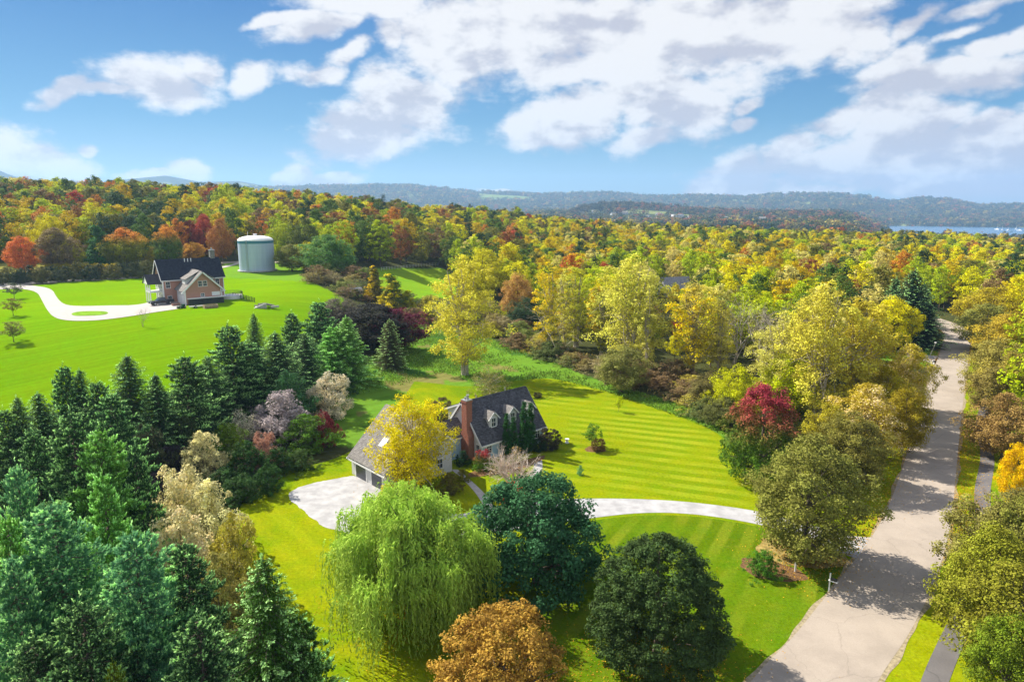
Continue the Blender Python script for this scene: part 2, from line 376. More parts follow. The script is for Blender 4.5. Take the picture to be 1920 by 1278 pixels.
def spruce(seed, H, Rr, dens=1.0, droop=.25, size=1.0):
    rs = np.random.RandomState(seed); P, D, Nn, L, Wd, var = [], [], [], [], [], []; br = []
    z = H * .05
    while z < H * .985:
        f = z / H; Rz = Rr * (1 - f) ** .64 * (1.0 if f > .1 else .75 + 2.5*f) * (1 + .10*math.sin(z*1.9 + seed)) + .12
        nb = max(4, int((5 + 5*(1-f)) * 1.0)); a0 = rs.random() * 6.28
        for b in range(nb):
            a = a0 + b*6.283/nb + rs.normal()*.18; ln = Rz * rs.uniform(.62, 1.2) * (1 + .13*math.sin(2*a + seed + z*.3))
            e = np.array([math.cos(a), math.sin(a), 0]); sd_ = np.array([-e[1], e[0], 0]); sl = .35*(f-.35) - droop*.5
            if rs.random() < .8 and ln > .6: br.append((np.array([[0, 0, z], list(e*ln*.55 + [0, 0, z + sl*ln*.55]), list(e*ln*.95 + [0, 0, z + sl*ln*.75])]), [.03 + .03*(1-f), .02, .008]))
            ns = max(3, int(ln / (.155 / dens))); bt = rs.random()
            for k in range(ns):
                s = (k + rs.random()) / ns; s = .12 + .88*s; x = s*ln
                base = e*x + np.array([0, 0, z + sl*x + .16*ln*max(0, s-.6)**1.2])
                wmax = (.5*(1-s) + .16) * min(ln*.55, 1.3)
                for sg in (-1, 1):
                    u = rs.random()*wmax; p = base + sd_*sg*u + np.array([0, 0, -droop*u*.6 - .05*rs.random()]) + rs.normal(size=3)*.05
                    P.append(p); D.append(e*.75 + sd_*sg*(.25+.7*rs.random()) + np.array([0, 0, -.25 + .35*s + rs.normal()*.25])); Nn.append(np.array([0, 0, 1]) + rs.normal(size=3)*.42 + e*.2)
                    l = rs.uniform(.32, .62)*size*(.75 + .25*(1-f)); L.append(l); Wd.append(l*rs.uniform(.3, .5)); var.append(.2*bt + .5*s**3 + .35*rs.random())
                if rs.random() < .45:
                    P.append(base - np.array([0, 0, .15 + .15*rs.random()]) + rs.normal(size=3)*.06); D.append(np.array([0, 0, -1]) + e*.5 + rs.normal(size=3)*.3); Nn.append(e + rs.normal(size=3)*.5)
                    L.append(.4*size); Wd.append(.16*size); var.append(.3*rs.random())
        z += (.22 + .26*(1-f)) / dens**.5
    for k in range(26):
        zz = H*(.93 + .08*rs.random()); P.append(np.array([rs.normal()*.06, rs.normal()*.06, zz])); D.append(np.array([rs.normal()*.5, rs.normal()*.5, 1])); Nn.append(rs.normal(size=3)); L.append(.35); Wd.append(.12); var.append(.7)
    P, D, Nn = map(np.array, (P, D, Nn))
    V, Fq = cards(rs, P, Nn, np.array(L), np.array(Wd), D)
    tr = [(np.array([[0, 0, -.2], [0, 0, H*.3], [0.02, 0, H*.65], [0, .02, H*.97]]), [.025*H*.9, .018*H, .009*H, .01])]
    TV, TF = tubes(tr + br, 5)
    var = np.clip(var, 0, 1)
    return V, Fq, {'var': ('FACE', 'FLOAT', var), 'hf': ('FACE', 'FLOAT', P[:, 2]/H), 'side': ('FACE', 'FLOAT', var)}, TV, TF
def spruce_tufted(seed, H, Rr, up=.9, step=.28):
    """a bushy spruce whose boughs end in upturned tufts"""
    rs = np.random.RandomState(seed); A, D, LN, BV = [], [], [], []; br = []; z = H*.04
    while z < H*.97:
        f = z/H; Rz = Rr*(1-f)**.66*(1 if f > .1 else .7+3*f)*(1 + .16*math.sin(z*1.7+seed)) + .15; nb = max(4, int(9 - 4*f)); a0 = rs.random()*6.28
        for b in range(nb):
            a = a0 + b*6.283/nb + rs.normal()*.25; ln = Rz*rs.uniform(.5, 1.22)*(1 + .2*math.sin(2*a+seed+z*.25)); e = np.array([math.cos(a), math.sin(a), 0]); sd_ = np.array([-e[1], e[0], 0]); bt = rs.random()
            if rs.random() < .6 and ln > .8: br.append((np.array([[0,0,z], list(e*ln*.5+[0,0,z-.05*ln]), list(e*ln*.92+[0,0,z+.05*ln])]), [.05, .03, .01]))
            nf = max(3, int(ln/step*2.1))
            for k in range(nf):
                s_ = rs.random()**.62; x = s_*ln; w = (.62*(1-s_)+.12)*min(ln*.6, 1.6); o = rs.uniform(-1, 1)*w
                A.append(e*x + sd_*o + np.array([0, 0, z - .10*x + .25*ln*max(0, s_-.5)**1.3 - abs(o)*.12])); D.append(e*(.35+.5*s_) + sd_*o*.5 + np.array([0, 0, up*(.35+.65*s_)]) + rs.normal(size=3)*.22)
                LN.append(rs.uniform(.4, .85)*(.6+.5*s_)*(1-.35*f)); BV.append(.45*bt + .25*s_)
        z += .30 + .26*(1-f)
    A.append(np.array([0,0,H*.96])); D.append(np.array([0,0,1.])); LN.append(1.); BV.append(.6)
    A, D, LN, BV = np.array(A), unit(np.array(D)), np.array(LN), np.array(BV); per = 13; m = len(A)*per; i = np.repeat(np.arange(len(A)), per); q = np.tile(np.linspace(.05, 1, per), len(A))
    rd_ = rs.normal(size=(m, 3)); rd_ = unit(rd_ - (rd_*D[i]).sum(1)[:, None]*D[i]); wd = (.24*(1-q)+.03)*LN[i]
    P = A[i] + D[i]*(q*LN[i])[:, None] + rd_*wd[:, None]; T = D[i]*.8 + rd_*.65; Nn = np.cross(T, rs.normal(size=(m, 3))) + rd_*.6
    L = rs.uniform(.2, .36, m); V, Fq = cards(rs, P, Nn, L, L*.38, T); var = np.clip(BV[i]*.55 + .5*q**1.5 + .2*rs.random(m) - .08, 0, 1)  # pale new growth at tips; dark bases are shade put into the colour
    TV, TF = tubes([(np.array([[0,0,-.2],[0,0,H*.3],[.02,0,H*.65],[0,.02,H*.96]]), [.02*H, .015*H, .008*H, .01])] + br, 5)
    return V, Fq, {'var': ('FACE','FLOAT',var), 'hf': ('FACE','FLOAT',P[:, 2]/H), 'side': ('FACE','FLOAT',var)}, TV, TF
def willow(seed, H, Rr, boughs=85, per=30):
    rs = np.random.RandomState(seed); P, D, Nn, L, Wd, var = [], [], [], [], [], []; ends = []
    for b in range(boughs):
        a = rs.random()*6.283; q = rs.random()**.6; lob = 1 + .15*math.sin(3*a+1) + .13*math.sin(5*a+2) + rs.normal()*.06
        top = H*(.38 + .62*math.cos(q*1.35)**.7) * rs.uniform(.70, 1.06); x = Rr*q*lob*.86
        c = np.array([x*math.cos(a), x*math.sin(a), top]); e = np.array([math.cos(a), math.sin(a), 0]); ends.append(c); bv = rs.random()
        for s in range(per):
            st = c + rs.normal(size=3)*np.array([.42, .42, .2]); aa = a + rs.normal()*.9; ee = np.array([math.cos(aa), math.sin(aa), 0])
            ln = rs.uniform(.3, 1.0)*min(top*.92, 7.0); reach = rs.uniform(.25, 1.0)*(.5+q*.6); n = int(ln/.26)
            sv = rs.random()
            for k in range(n):
                s_ = (k+.5)/n; hz = reach*(1-(1-s_)**2.4); dz_ = -ln*s_**1.35 + .25*math.sin(min(s_*4, 3.14))*.8
                p = st + ee*hz + np.array([0, 0, dz_]) + rs.normal(size=3)*.05
                if p[2] < .5: break
                P.append(p); D.append(ee*max(0, .9-s_*2.5) + np.array([0, 0, -s_*1.6-.1]) + rs.normal(size=3)*.22); Nn.append(ee + rs.normal(size=3)*.7 + np.array([0, 0, .5*(1-s_)]))
                L.append(rs.uniform(.3, .55)); Wd.append(rs.uniform(.07, .13)); var.append(.2*bv + .2*sv + .25*rs.random() + .35*(1-s_)**2)
    P, D, Nn = map(np.array, (P, D, Nn)); V, Fq = cards(rs, P, Nn, np.array(L), np.array(Wd), D)
    return V, Fq, {'var': ('FACE', 'FLOAT', np.clip(var, 0, 1)), 'hf': ('FACE', 'FLOAT', P[:, 2]/H), 'side': ('FACE', 'FLOAT', var)}, np.array(ends)
def barebush(seed, H, Rr, n0=7, depth_=4, r0=.09, upb=.5):
    rs = np.random.RandomState(seed); paths = []
    def grow(p, d, ln, r, k):
        n = 4; pts = [p]; dd = d
        for i in range(n):
            dd = unit(dd + rs.normal(size=3)*.13 + np.array([0, 0, .04])); pts.append(pts[-1] + dd*ln/n)
        paths.append((np.array(pts), np.linspace(r, r*.55, n+1)))
        if k <= 0: return
        for j in range(rs.randint(2, 4)):
            i = rs.randint(2, n+1); nd = unit(dd + rs.normal(size=3)*.55*np.array([1, 1, .6])); grow(pts[i], nd, ln*rs.uniform(.55, .85), r*.58, k-1)
    for s in range(n0):
        a = s*6.283/n0 + rs.normal()*.3; rr = rs.uniform(.2, 1)*Rr/H*1.6
        grow(np.array([math.cos(a)*.15, math.sin(a)*.15, -.1]), unit(np.array([math.cos(a)*rr, math.sin(a)*rr, 1.1])), H*.42, r0, depth_)
    return tubes(paths, 4)
# ------------------------------------------------------------------ ground
rad = np.concatenate([[0.0], np.geomspace(12, 240, 250), np.geomspace(240, 900, 130)[1:], np.geomspace(900, 9200, 215)[1:]])
azs = np.concatenate([np.arange(-180, -46, 3.0), np.arange(-46, 46, .22), np.arange(46, 180, 3.0)])
AZ, RD = np.meshgrid(np.radians(azs), rad); GX, GY = RD*np.sin(AZ), RD*np.cos(AZ); GZZ = terr(GX, GY)
GZZ = np.where(RD < 5, 0, GZZ)
nr, na = AZ.shape; i, j = np.meshgrid(np.arange(nr-1), np.arange(na), indexing='ij'); k = (j+1) % na
GF = np.stack([i*na+k, i*na+j, (i+1)*na+j, (i+1)*na+k], -1).reshape(-1, 4)
field_px = [(-700,552),(0,542),(120,530),(290,518),(420,497),(520,511),(600,536),(640,556),(648,575),(600,640),(520,680),(400,770),(250,840),(60,960),(-700,1000)]
FIELD = wpoly(field_px)
PATCH = wpoly([(655,510),(700,503),(828,502),(860,520),(850,560),(800,556),(760,566),(700,540)])
TANKC = wpoly([(418,490),(560,490),(575,528),(420,520)])
STRIP = wpoly([(-300,498),(60,492),(222,490),(228,503),(60,512),(-300,520)])
MEADOW = wpoly([(560,820),(640,740),(690,680),(740,625),(790,600),(860,607),(930,640),(1010,665),(1100,705),(1200,735),(1320,770),(1370,800),(1420,900),(1000,900)])
NEIGH = wpoly([(1660,655),(1775,655),(1765,672),(1740,690),(1640,672)])
gc = np.zeros((nr, na, 3)); gc[:] = (.055, .060, .022)
u_ = ucol(GX, GY)
n1 = wob(GX, GY, 190, 4); n2 = wob(GX, GY, 85, 5)
far = (RD > 700)[..., None]
fieldm = ((n1 > .95) & (np.abs(n2) < .9))[..., None]
gc = np.where(far, np.where(fieldm, (.19, .22, .075), (.05, .062, .03)), gc)
opn = ((RD > 4300) & (RD < 6300) & (wob(GX, GY, 520, 9) > 1.05))[..., None]; gc = np.where(opn, (.17, .24, .07), gc)
for poly, c in ((FIELD, (.14, .262, .0012)), (PATCH, (.17, .33, .015)), (TANKC, (.13, .25, .02)), (STRIP, (.22, .21, .05)), (MEADOW, (.11, .215, .02)), (NEIGH, (.13, .26, .02))):
    gc = np.where(inpoly(GX, GY, poly)[..., None], c, gc)
mm = inpoly(GX, GY, MEADOW)
gc = np.where((mm & (wob(GX, GY, 9, 5) + .6*wob(GX, GY, 3.1, 2) > .75))[..., None], (.17, .165, .05), gc); gc = np.where((mm & (wob(GX, GY, 7, 8) + .5*wob(GX, GY, 2.3, 1) > 1.0))[..., None], (.05, .12, .02), gc)
def ground_fn(t):
    a = t.n('ShaderNodeAttribute', attribute_name='gcol').outputs['Color']; o = t.n('ShaderNodeTexCoord').outputs['Object']
    n = t.noise(o, .07, 4); f = t.noise(o, 1.3, 5, .65); g = t.noise(o, .012, 3)
    h = t.n('ShaderNodeHueSaturation'); t.put(h.inputs['Color'], a)
    t.put(h.inputs['Hue'], t.m('ADD', t.m('MULTIPLY_ADD', n, .05, .477), t.m('MULTIPLY_ADD', f, .06, -.03))); 
    x, y, z = t.xyz(o)
    sA = t.m('ADD', t.m('MULTIPLY', x, .77), t.m('MULTIPLY', y, .64)); sB = t.m('ADD', t.m('MULTIPLY', x, -.64), t.m('MULTIPLY', y, .77))
    streak = t.noise(t.cxyz(t.m('MULTIPLY', sA, .03), t.m('MULTIPLY', sB, .75), 0.0), 1.0, 4, .6)
    hv = t.m('ADD', t.m('MULTIPLY_ADD', f, .75, .35), t.m('MULTIPLY', g, .6)); t.put(h.inputs['Value'], t.m('MULTIPLY', hv, t.m('MULTIPLY_ADD', streak, .7, .65)))
    yel = t.rng(t.noise(o, .022, 5, .6), .42, .62)
    c = t.mix(t.m('MULTIPLY', yel, .55), h.outputs[0], (.26, .31, .002), 'MIX')
    # the yellowing only on the green parts
    s = t.n('ShaderNodeSeparateColor'); t.put(s.inputs[0], a)
    isg = t.m('MULTIPLY', t.rng(s.outputs[1], .3, .31), 1.0); c = t.mix(isg, h.outputs[0], c)
    return c, (t.noise(o, 3.0, 4), .05)
GROUND = mat('ground', fn=ground_fn, rough=1, spec=0)
gme = npmesh('ground', np.stack([GX, GY, GZZ], -1).reshape(-1, 3), GF, [GROUND], attrs={'gcol': ('POINT', 'FLOAT_COLOR', np.concatenate([gc, np.ones((nr, na, 1))], -1).reshape(-1))}, smooth=True)
tag(link('ground', gme), kind='structure')

def sheet(name, poly, off, m, kind='structure', step=None):
    """a flat sheet with the outline poly lying on level ground, or following the terrain when step is set"""
    import bmesh
    bm = bmesh.new(); vs = [bm.verts.new((x, y, 0)) for x, y in poly]; bm.faces.new(vs)
    bmesh.ops.triangulate(bm, faces=bm.faces[:])
    if step:
        for ax in (0, 1):
            co = [p[ax] for p in poly]; q = min(co) + step
            while q < max(co):
                no = [0, 0, 0]; no[ax] = 1; pc = [0, 0, 0]; pc[ax] = q
                bmesh.ops.bisect_plane(bm, geom=bm.verts[:] + bm.edges[:] + bm.faces[:], plane_co=pc, plane_no=no); q += step
    bm.normal_update()
    if sum(f.normal.z for f in bm.faces) < 0: bmesh.ops.reverse_faces(bm, faces=bm.faces[:])
    for v in bm.verts: v.co.z = tz(v.co.x, v.co.y) + off if step else off
    me = bpy.data.meshes.new(name); bm.to_mesh(me); bm.free(); me.materials.append(m)
    return tag(link(name, me), kind=kind)
def rag(P, step=.35, amp=.16):
    Q = []
    for a, b in zip(P, P[1:] + P[:1]):
        n = max(1, int(math.dist(a, b)/step))
        for k in range(n): Q.append((a[0]+(b[0]-a[0])*k/n, a[1]+(b[1]-a[1])*k/n))
    r_ = random.Random(3); n = len(Q); return [(x + amp*(math.sin(i*.9)*.4 + r_.uniform(-.5, .5)), y + amp*(math.cos(i*.7)*.4 + r_.uniform(-.5, .5))) for i, (x, y) in enumerate(Q)]
def ribbon(name, Lp, Rp, off, m, nn=None, cross=4):
    """a strip between two edge lines in ground metres"""
    n = nn or len(Lp) * 6
    def res(P):
        P = np.array(chaikin(P, False, 2)); d = np.r_[0, np.cumsum(np.linalg.norm(np.diff(P, axis=0), axis=1))]; s = np.linspace(0, d[-1], n)
        return np.stack([np.interp(s, d, P[:, 0]), np.interp(s, d, P[:, 1])], 1)
    A, B = res(Lp), res(Rp); t = np.linspace(0, 1, cross+1)[None, :, None]; P = A[:, None]*(1-t) + B[:, None]*t
    V = np.concatenate([P, (terr(P[..., 0], P[..., 1]) + off)[..., None]], -1).reshape(-1, 3); w = cross + 1
    i, j = np.meshgrid(np.arange(n-1), np.arange(cross), indexing='ij')
    return tag(link(name, npmesh(name, V, np.stack([i*w+j, i*w+j+1, (i+1)*w+j+1, (i+1)*w+j], -1).reshape(-1, 4), [m], smooth=True)), kind='structure'), A, B

def lawn_fn(c1, c2, dir_, period, amt, base2, cx=None):
    def fn(t):
        o = t.n('ShaderNodeTexCoord').outputs['Object']; x, y, z = t.xyz(o)
        w = t.noise(o, .05, 2); s = t.m('ADD', t.m('MULTIPLY', x, dir_[0]), t.m('MULTIPLY', y, dir_[1])); s = t.m('MULTIPLY_ADD', w, 2.4, s)
        k = t.m('SINE', t.m('MULTIPLY', s, 2*math.pi/period)); st = t.rng(k, -.5, .5)
        gap = t.noise(o, .09, 3); st = t.m('MULTIPLY', st, t.rng(gap, .28, .5, .35, 1))
        c = t.mix(t.m('MULTIPLY', st, amt), c1, c2)
        c = t.mix(t.rng(t.noise(o, .075, 5, .65), .40, .62), c, base2); c = t.mix(t.m('MULTIPLY', t.rng(t.noise(o, .03, 3, .6), .45, .7), .5), c, tuple(q*.72 for q in base2))
        dry = t.rng(t.noise(o, .33, 5, .7), .60, .75); c = t.mix(t.m('MULTIPLY', dry, .35), c, (.30, .27, .05))
        f = t.noise(o, 3.2, 7, .82); h = t.n('ShaderNodeHueSaturation'); t.put(h.inputs['Color'], c); t.put(h.inputs['Value'], t.m('MULTIPLY_ADD', f, 2.0, .0)); t.put(h.inputs['Hue'], t.m('MULTIPLY_ADD', t.noise(o, .35, 5, .7), .10, .45))
        return h.outputs[0], (t.noise(o, 7, 5, .7), .05)
    return fn
LAWN_W = mat('lawn_west', fn=lawn_fn((.215,.255,.003), (.27,.30,.006), (.77,.64), 2.6, .5, (.135,.22,.003)), rough=1, spec=0)
LAWN_E = mat('lawn_east', fn=lawn_fn((.15,.22,.003), (.27,.315,.014), (.325,.946), 2.75, .85, (.20,.25,.003)), rough=1, spec=0)
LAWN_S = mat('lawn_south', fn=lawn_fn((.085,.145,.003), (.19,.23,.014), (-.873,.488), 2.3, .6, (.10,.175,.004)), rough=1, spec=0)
YARD = fpoly([(330,1500),(420,1080),(440,940),(560,865),(640,790),(660,742),(720,712),(800,716),(880,727),(955,715),(1030,706),(1150,735),(1250,770),(1330,800),(1400,852),(1470,880),(1600,850),(1690,800),(1745,690),(1790,620),(1850,640),(1990,800),(2300,1500)])
sheet('lawn', chaikin(YARD, True, 2), .010, LAWN_W)
sheet('lawn', chaikin(fpoly([(985,712),(1030,708),(1150,738),(1250,773),(1330,803),(1400,856),(1440,900),(1520,930),(1590,1000),(1500,990),(1420,957),(1300,942),(1100,937),(1040,930),(1000,900),(960,860),(900,800)]), True, 2), .018, LAWN_E)
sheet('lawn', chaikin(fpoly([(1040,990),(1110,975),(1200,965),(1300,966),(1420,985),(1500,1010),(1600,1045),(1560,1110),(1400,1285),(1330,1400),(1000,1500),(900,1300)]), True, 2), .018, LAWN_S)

def road_fn(c, amt, patch):
    def fn(t):
        o = t.n('ShaderNodeTexCoord').outputs['Object']; a = t.noise(o, .25, 5, .6); f = t.noise(o, 9, 4, .7)
        d = tuple(q*(1-amt) for q in c); e = tuple(q*(1+amt) for q in c); b = t.mix(t.rng(a, .3, .7), d, e)
        v = t.n('ShaderNodeTexVoronoi', feature='DISTANCE_TO_EDGE'); t.put(v.inputs['Vector'], t.cxyz(*[t.m('MULTIPLY_ADD', q, 2.5, w) for q, w in zip([t.noise(o, .5, 3)]*2 + [0.0], t.xyz(o))])); v.inputs['Scale'].default_value = .16
        cr = t.rng(v.outputs['Distance'], .0, .012, 1, 0); b = t.mix(t.m('MULTIPLY', cr, patch), b, tuple(q*.45 for q in c))
        h = t.n('ShaderNodeHueSaturation'); t.put(h.inputs['Color'], b); t.put(h.inputs['Value'], t.m('MULTIPLY_ADD', f, .4, .8))
        return h.outputs[0], (t.noise(o, 30, 3), .01)
    return fn
ASPH = mat('road', fn=road_fn((.35,.298,.25), .10, .28), rough=.9, spec=.15)
PATH = mat('path', fn=road_fn((.15,.14,.14), .15, .4), rough=.9, spec=.15)
GRAV = mat('gravel', fn=mott((.385,.38,.39), .17, .7, .015), rough=.95, spec=.05)
CONC = mat('concrete_drive', fn=mott((.43,.40,.38), .06, .6), rough=.9, spec=.1)
RL = [(1230,1560),(1400,1278),(1487,1196),(1530,1140),(1598,1056),(1634,1009),(1668,949),(1711,821),(1741,714),(1762,663),(1778,612)]
RR_ = [(1520,1560),(1640,1278),(1702,1196),(1754,1090),(1784,992),(1792,889),(1805,757),(1818,650),(1822,632),(1812,612)]
Lw = fpoly(RL); Rw = fpoly(RR_)
# beyond the bend the road turns left behind the spruces
Lw += [(Lw[-1][0] - 8, Lw[-1][1] + 28), (Lw[-1][0] - 45, Lw[-1][1] + 55)]; Rw += [(Rw[-1][0] + 2, Rw[-1][1] + 30), (Rw[-1][0] - 38, Rw[-1][1] + 68)]
road, RA, RB = ribbon('road', Lw, Rw, .034, ASPH, 160, 6)
rd = np.gradient(RB, axis=0); rn = np.stack([rd[:, 1], -rd[:, 0]], 1) / np.linalg.norm(rd, axis=1)[:, None]
rn *= np.sign(((RB - RA) * rn).sum(1))[:, None]
wob1 = .35*np.sin(np.arange(160)*.33)
pA = RB + rn*(2.3 + wob1)[:, None]; pB = RB + rn*(3.9 + wob1)[:, None]
ribbon('path', [tuple(q) for q in pA[8:110:3]], [tuple(q) for q in pB[8:110:3]], .030, PATH, 120, 2)
wv_ = .18 + .16*np.sin(np.arange(160)*.9) + .12*np.sin(np.arange(160)*2.3+1)
SHO = mat('shoulder', fn=mott((.30,.25,.16), .3, 3, .02), rough=1, spec=0)
ribbon('road_shoulder', [tuple(q) for q in RA - rn*(wv_+.1)[:, None]], [tuple(q) for q in RA + rn*.3], .026, SHO, 500, 1)
ribbon('road_shoulder', [tuple(q) for q in RB - rn*.3], [tuple(q) for q in RB + rn*(wv_[::-1]+.15)[:, None]], .026, SHO, 500, 1)
MUL = mat('mulch', fn=mott((.17,.10,.05), .4, 5, .05), rough=1, spec=0); DRY = mat('dry_turf', fn=mott((.30,.23,.08), .35, 2, .03), rough=1, spec=0)
def bed(u, v, rx, ry, m, rot=0, seed=0):
    p = flat(u, v); P = []
    for k in range(28):
        a = 6.283*k/28; w = 1 + .07*math.sin(3*a+seed) + .05*math.sin(7*a+2*seed); x, y = rx*w*math.cos(a), ry*w*math.sin(a)
        P.append((p[0] + x*math.cos(rot) - y*math.sin(rot), p[1] + x*math.sin(rot) + y*math.cos(rot)))
    sheet('mulch_bed', P, .0225, m)
bed(1446, 1068, 3.0, 1.9, MUL, -.5, 1); bed(1500, 1036, 4.3, 3.0, DRY, -.3, 2); bed(1116, 842, 1.5, 1.3, MUL, 0, 3); bed(1424, 899, 1.2, 1.2, MUL, 0, 4); bed(905, 885, 2.2, 1.2, MUL, .7, 5); bed(975, 872, 5.0, 1.0, MUL, .75, 6)
# the gravel drive: apron at the garage, the curve to the road
sheet('driveway', rag(chaikin(fpoly([(537,930),(552,915),(600,902),(650,894),(668,890),(728,926),(790,960),(900,965),(930,1010),(860,1030),(760,1010),(700,1005),(634,996),(600,984),(560,950)]), True, 2)), .024, GRAV)
dl = fpoly([(780,985),(900,955),(1000,938),(1100,934),(1200,935),(1300,941),(1420,957),(1500,978),(1590,1004),(1634,1008),(1650,1000)])
dr = fpoly([(780,1025),(900,1005),(1000,985),(1100,972),(1200,960),(1300,962),(1420,981),(1500,1004),(1570,1036),(1606,1046),(1616,1052)])
ribbon('driveway', dl, dr, .028, GRAV, 80, 3)
ribbon('path', fpoly([(846,880),(862,893),(882,912),(900,935),(915,965)]), fpoly([(858,880),(874,893),(896,912),(918,935),(935,965)]), .022, mat('walk', fn=mott((.42,.40,.40), .12, 2)), 30, 2)
ribbon('path', fpoly([(1004,860),(1000,880),(985,905),(985,940)]), fpoly([(1016,860),(1018,880),(1005,905),(1005,940)]), .022, GRAV, 30, 2)
ribbon('driveway', wpoly([(1768,668),(1740,666),(1700,660)]), wpoly([(1762,690),(1735,676),(1700,668)]), .026, GRAV, 20, 2)
# the pale drive of the tan house: one paved sheet with the green island lying on it, the road beyond
D2 = wpoly([(-700,541),(0,536),(40,534),(60,535),(98,541),(106,558),(120,572),(150,574.5),(205,573),(262,572.5),(300,560),(322,553),(350,562),(352,577),(290,586),(235,595),(180,601.5),(130,602),(103,597),(90,585),(78,562),(70,547),(40,541),(0,543),(-700,558)])
sheet('driveway', chaikin(D2, True, 2), .085, CONC, step=2.0)
GRASS2 = mat('island_grass', fn=mott((.16,.31,.012), .2, .8), rough=.95, spec=.05)
sheet('lawn', chaikin(wpoly([(133,588),(150,584),(195,583.5),(205,587),(195,591.5),(150,593),(136,592)]), True, 2), .12, GRASS2, step=2.0)
ribbon('road', wpoly([(-500,538),(0,532),(120,525),(290,517),(420,500),(450,491)]), wpoly([(-500,542),(0,536),(120,528.5),(290,520.5),(420,503),(450,494)]), .07, CONC, 120, 2)
ribbon('path', wpoly([(415,491),(470,489),(560,490),(620,500)]), wpoly([(415,494),(470,492.5),(560,493.5),(620,503)]), .07, mat('track', fn=mott((.36,.31,.25), .1, 1)), 40, 1)
# lake
a0, a1 = math.atan2(1500-960, F*cp), R(70)
aa = np.linspace(a0, a1, 90); rr_ = np.array([2050, 2600, 3200, 3760.])
AA, RQ = np.meshgrid(aa, rr_); V = np.stack([RQ*np.sin(AA), RQ*np.cos(AA), np.full(AA.shape, -60.0)], -1).reshape(-1, 3)
i, j = np.meshgrid(np.arange(3), np.arange(89), indexing='ij')
def lake_fn(t):
    o = t.n('ShaderNodeTexCoord').outputs['Object']; return (.05, .14, .25), (t.noise(o, .05, 5), .6)
tag(link('lake_water', npmesh('lake_water', V, np.stack([i*90+j, (i+1)*90+j, (i+1)*90+j+1, i*90+j+1], -1).reshape(-1, 4)[:, ::-1], [mat('water', fn=lake_fn, rough=.25, spec=.5)])), kind='structure')

# ------------------------------------------------------------------ building materials
def siding(c, pitch=.16, amt=.5):
    def fn(t):
        o = t.n('ShaderNodeTexCoord').outputs['Object']; x, y, z = t.xyz(o)
        fr = t.m('FRACT', t.m('DIVIDE', z, pitch)); edge = t.rng(fr, 0, .14, 1-amt, 1); n = t.noise(o, 1.3, 4)
        h = t.n('ShaderNodeHueSaturation'); h.inputs['Color'].default_value = tuple(c)+(1,); t.put(h.inputs['Value'], t.m('MULTIPLY', edge, t.m('MULTIPLY_ADD', n, .16, .92)))
        return h.outputs[0], (fr, .012)
    return fn
def shingle(c, amt=.35):
    def fn(t):
        o = t.n('ShaderNodeTexCoord').outputs['Object']; x, y, z = t.xyz(o)
        b = t.n('ShaderNodeTexBrick'); t.put(b.inputs['Vector'], t.cxyz(t.m('ADD', x, y), t.m('MULTIPLY', z, 1.2), 0.0)); b.inputs['Scale'].default_value = 1
        b.inputs['Brick Width'].default_value = .33; b.inputs['Row Height'].default_value = .17; b.inputs['Mortar Size'].default_value = .012
        b.inputs['Color1'].default_value = tuple(q*(1+amt) for q in c)+(1,); b.inputs['Color2'].default_value = tuple(q*(1-amt) for q in c)+(1,); b.inputs['Mortar'].default_value = tuple(q*.4 for q in c)+(1,)
        st = t.noise(t.cxyz(t.m('MULTIPLY', x, 2.2), t.m('MULTIPLY', y, 2.2), t.m('MULTIPLY', z, .5)), .6, 4)
        h = t.n('ShaderNodeHueSaturation'); t.put(h.inputs['Color'], b.outputs[0]); t.put(h.inputs['Value'], t.m('MULTIPLY_ADD', st, .9, .55)); return h.outputs[0], (b.outputs[1], -.01)
    return fn
def brickfn(t):
    o = t.n('ShaderNodeTexCoord').outputs['Object']; x, y, z = t.xyz(o)
    b = t.n('ShaderNodeTexBrick'); t.put(b.inputs['Vector'], t.cxyz(t.m('ADD', x, y), z, 0.0)); b.inputs['Scale'].default_value = 1
    b.inputs['Brick Width'].default_value = .22; b.inputs['Row Height'].default_value = .075; b.inputs['Mortar Size'].default_value = .008
    b.inputs['Color1'].default_value = (.36,.115,.065,1); b.inputs['Color2'].default_value = (.26,.075,.045,1); b.inputs['Mortar'].default_value = (.34,.27,.22,1)
    return b.outputs[0], (b.outputs[1], -.006)
def stonefn(t):
    o = t.n('ShaderNodeTexCoord').outputs['Object']; v = t.n('ShaderNodeTexVoronoi'); t.put(v.inputs['Vector'], o); v.inputs['Scale'].default_value = 4
    return t.mix(t.rng(v.outputs['Distance'], .1, .6), (.38,.36,.34), (.2,.19,.18)), (v.outputs['Distance'], -.02)
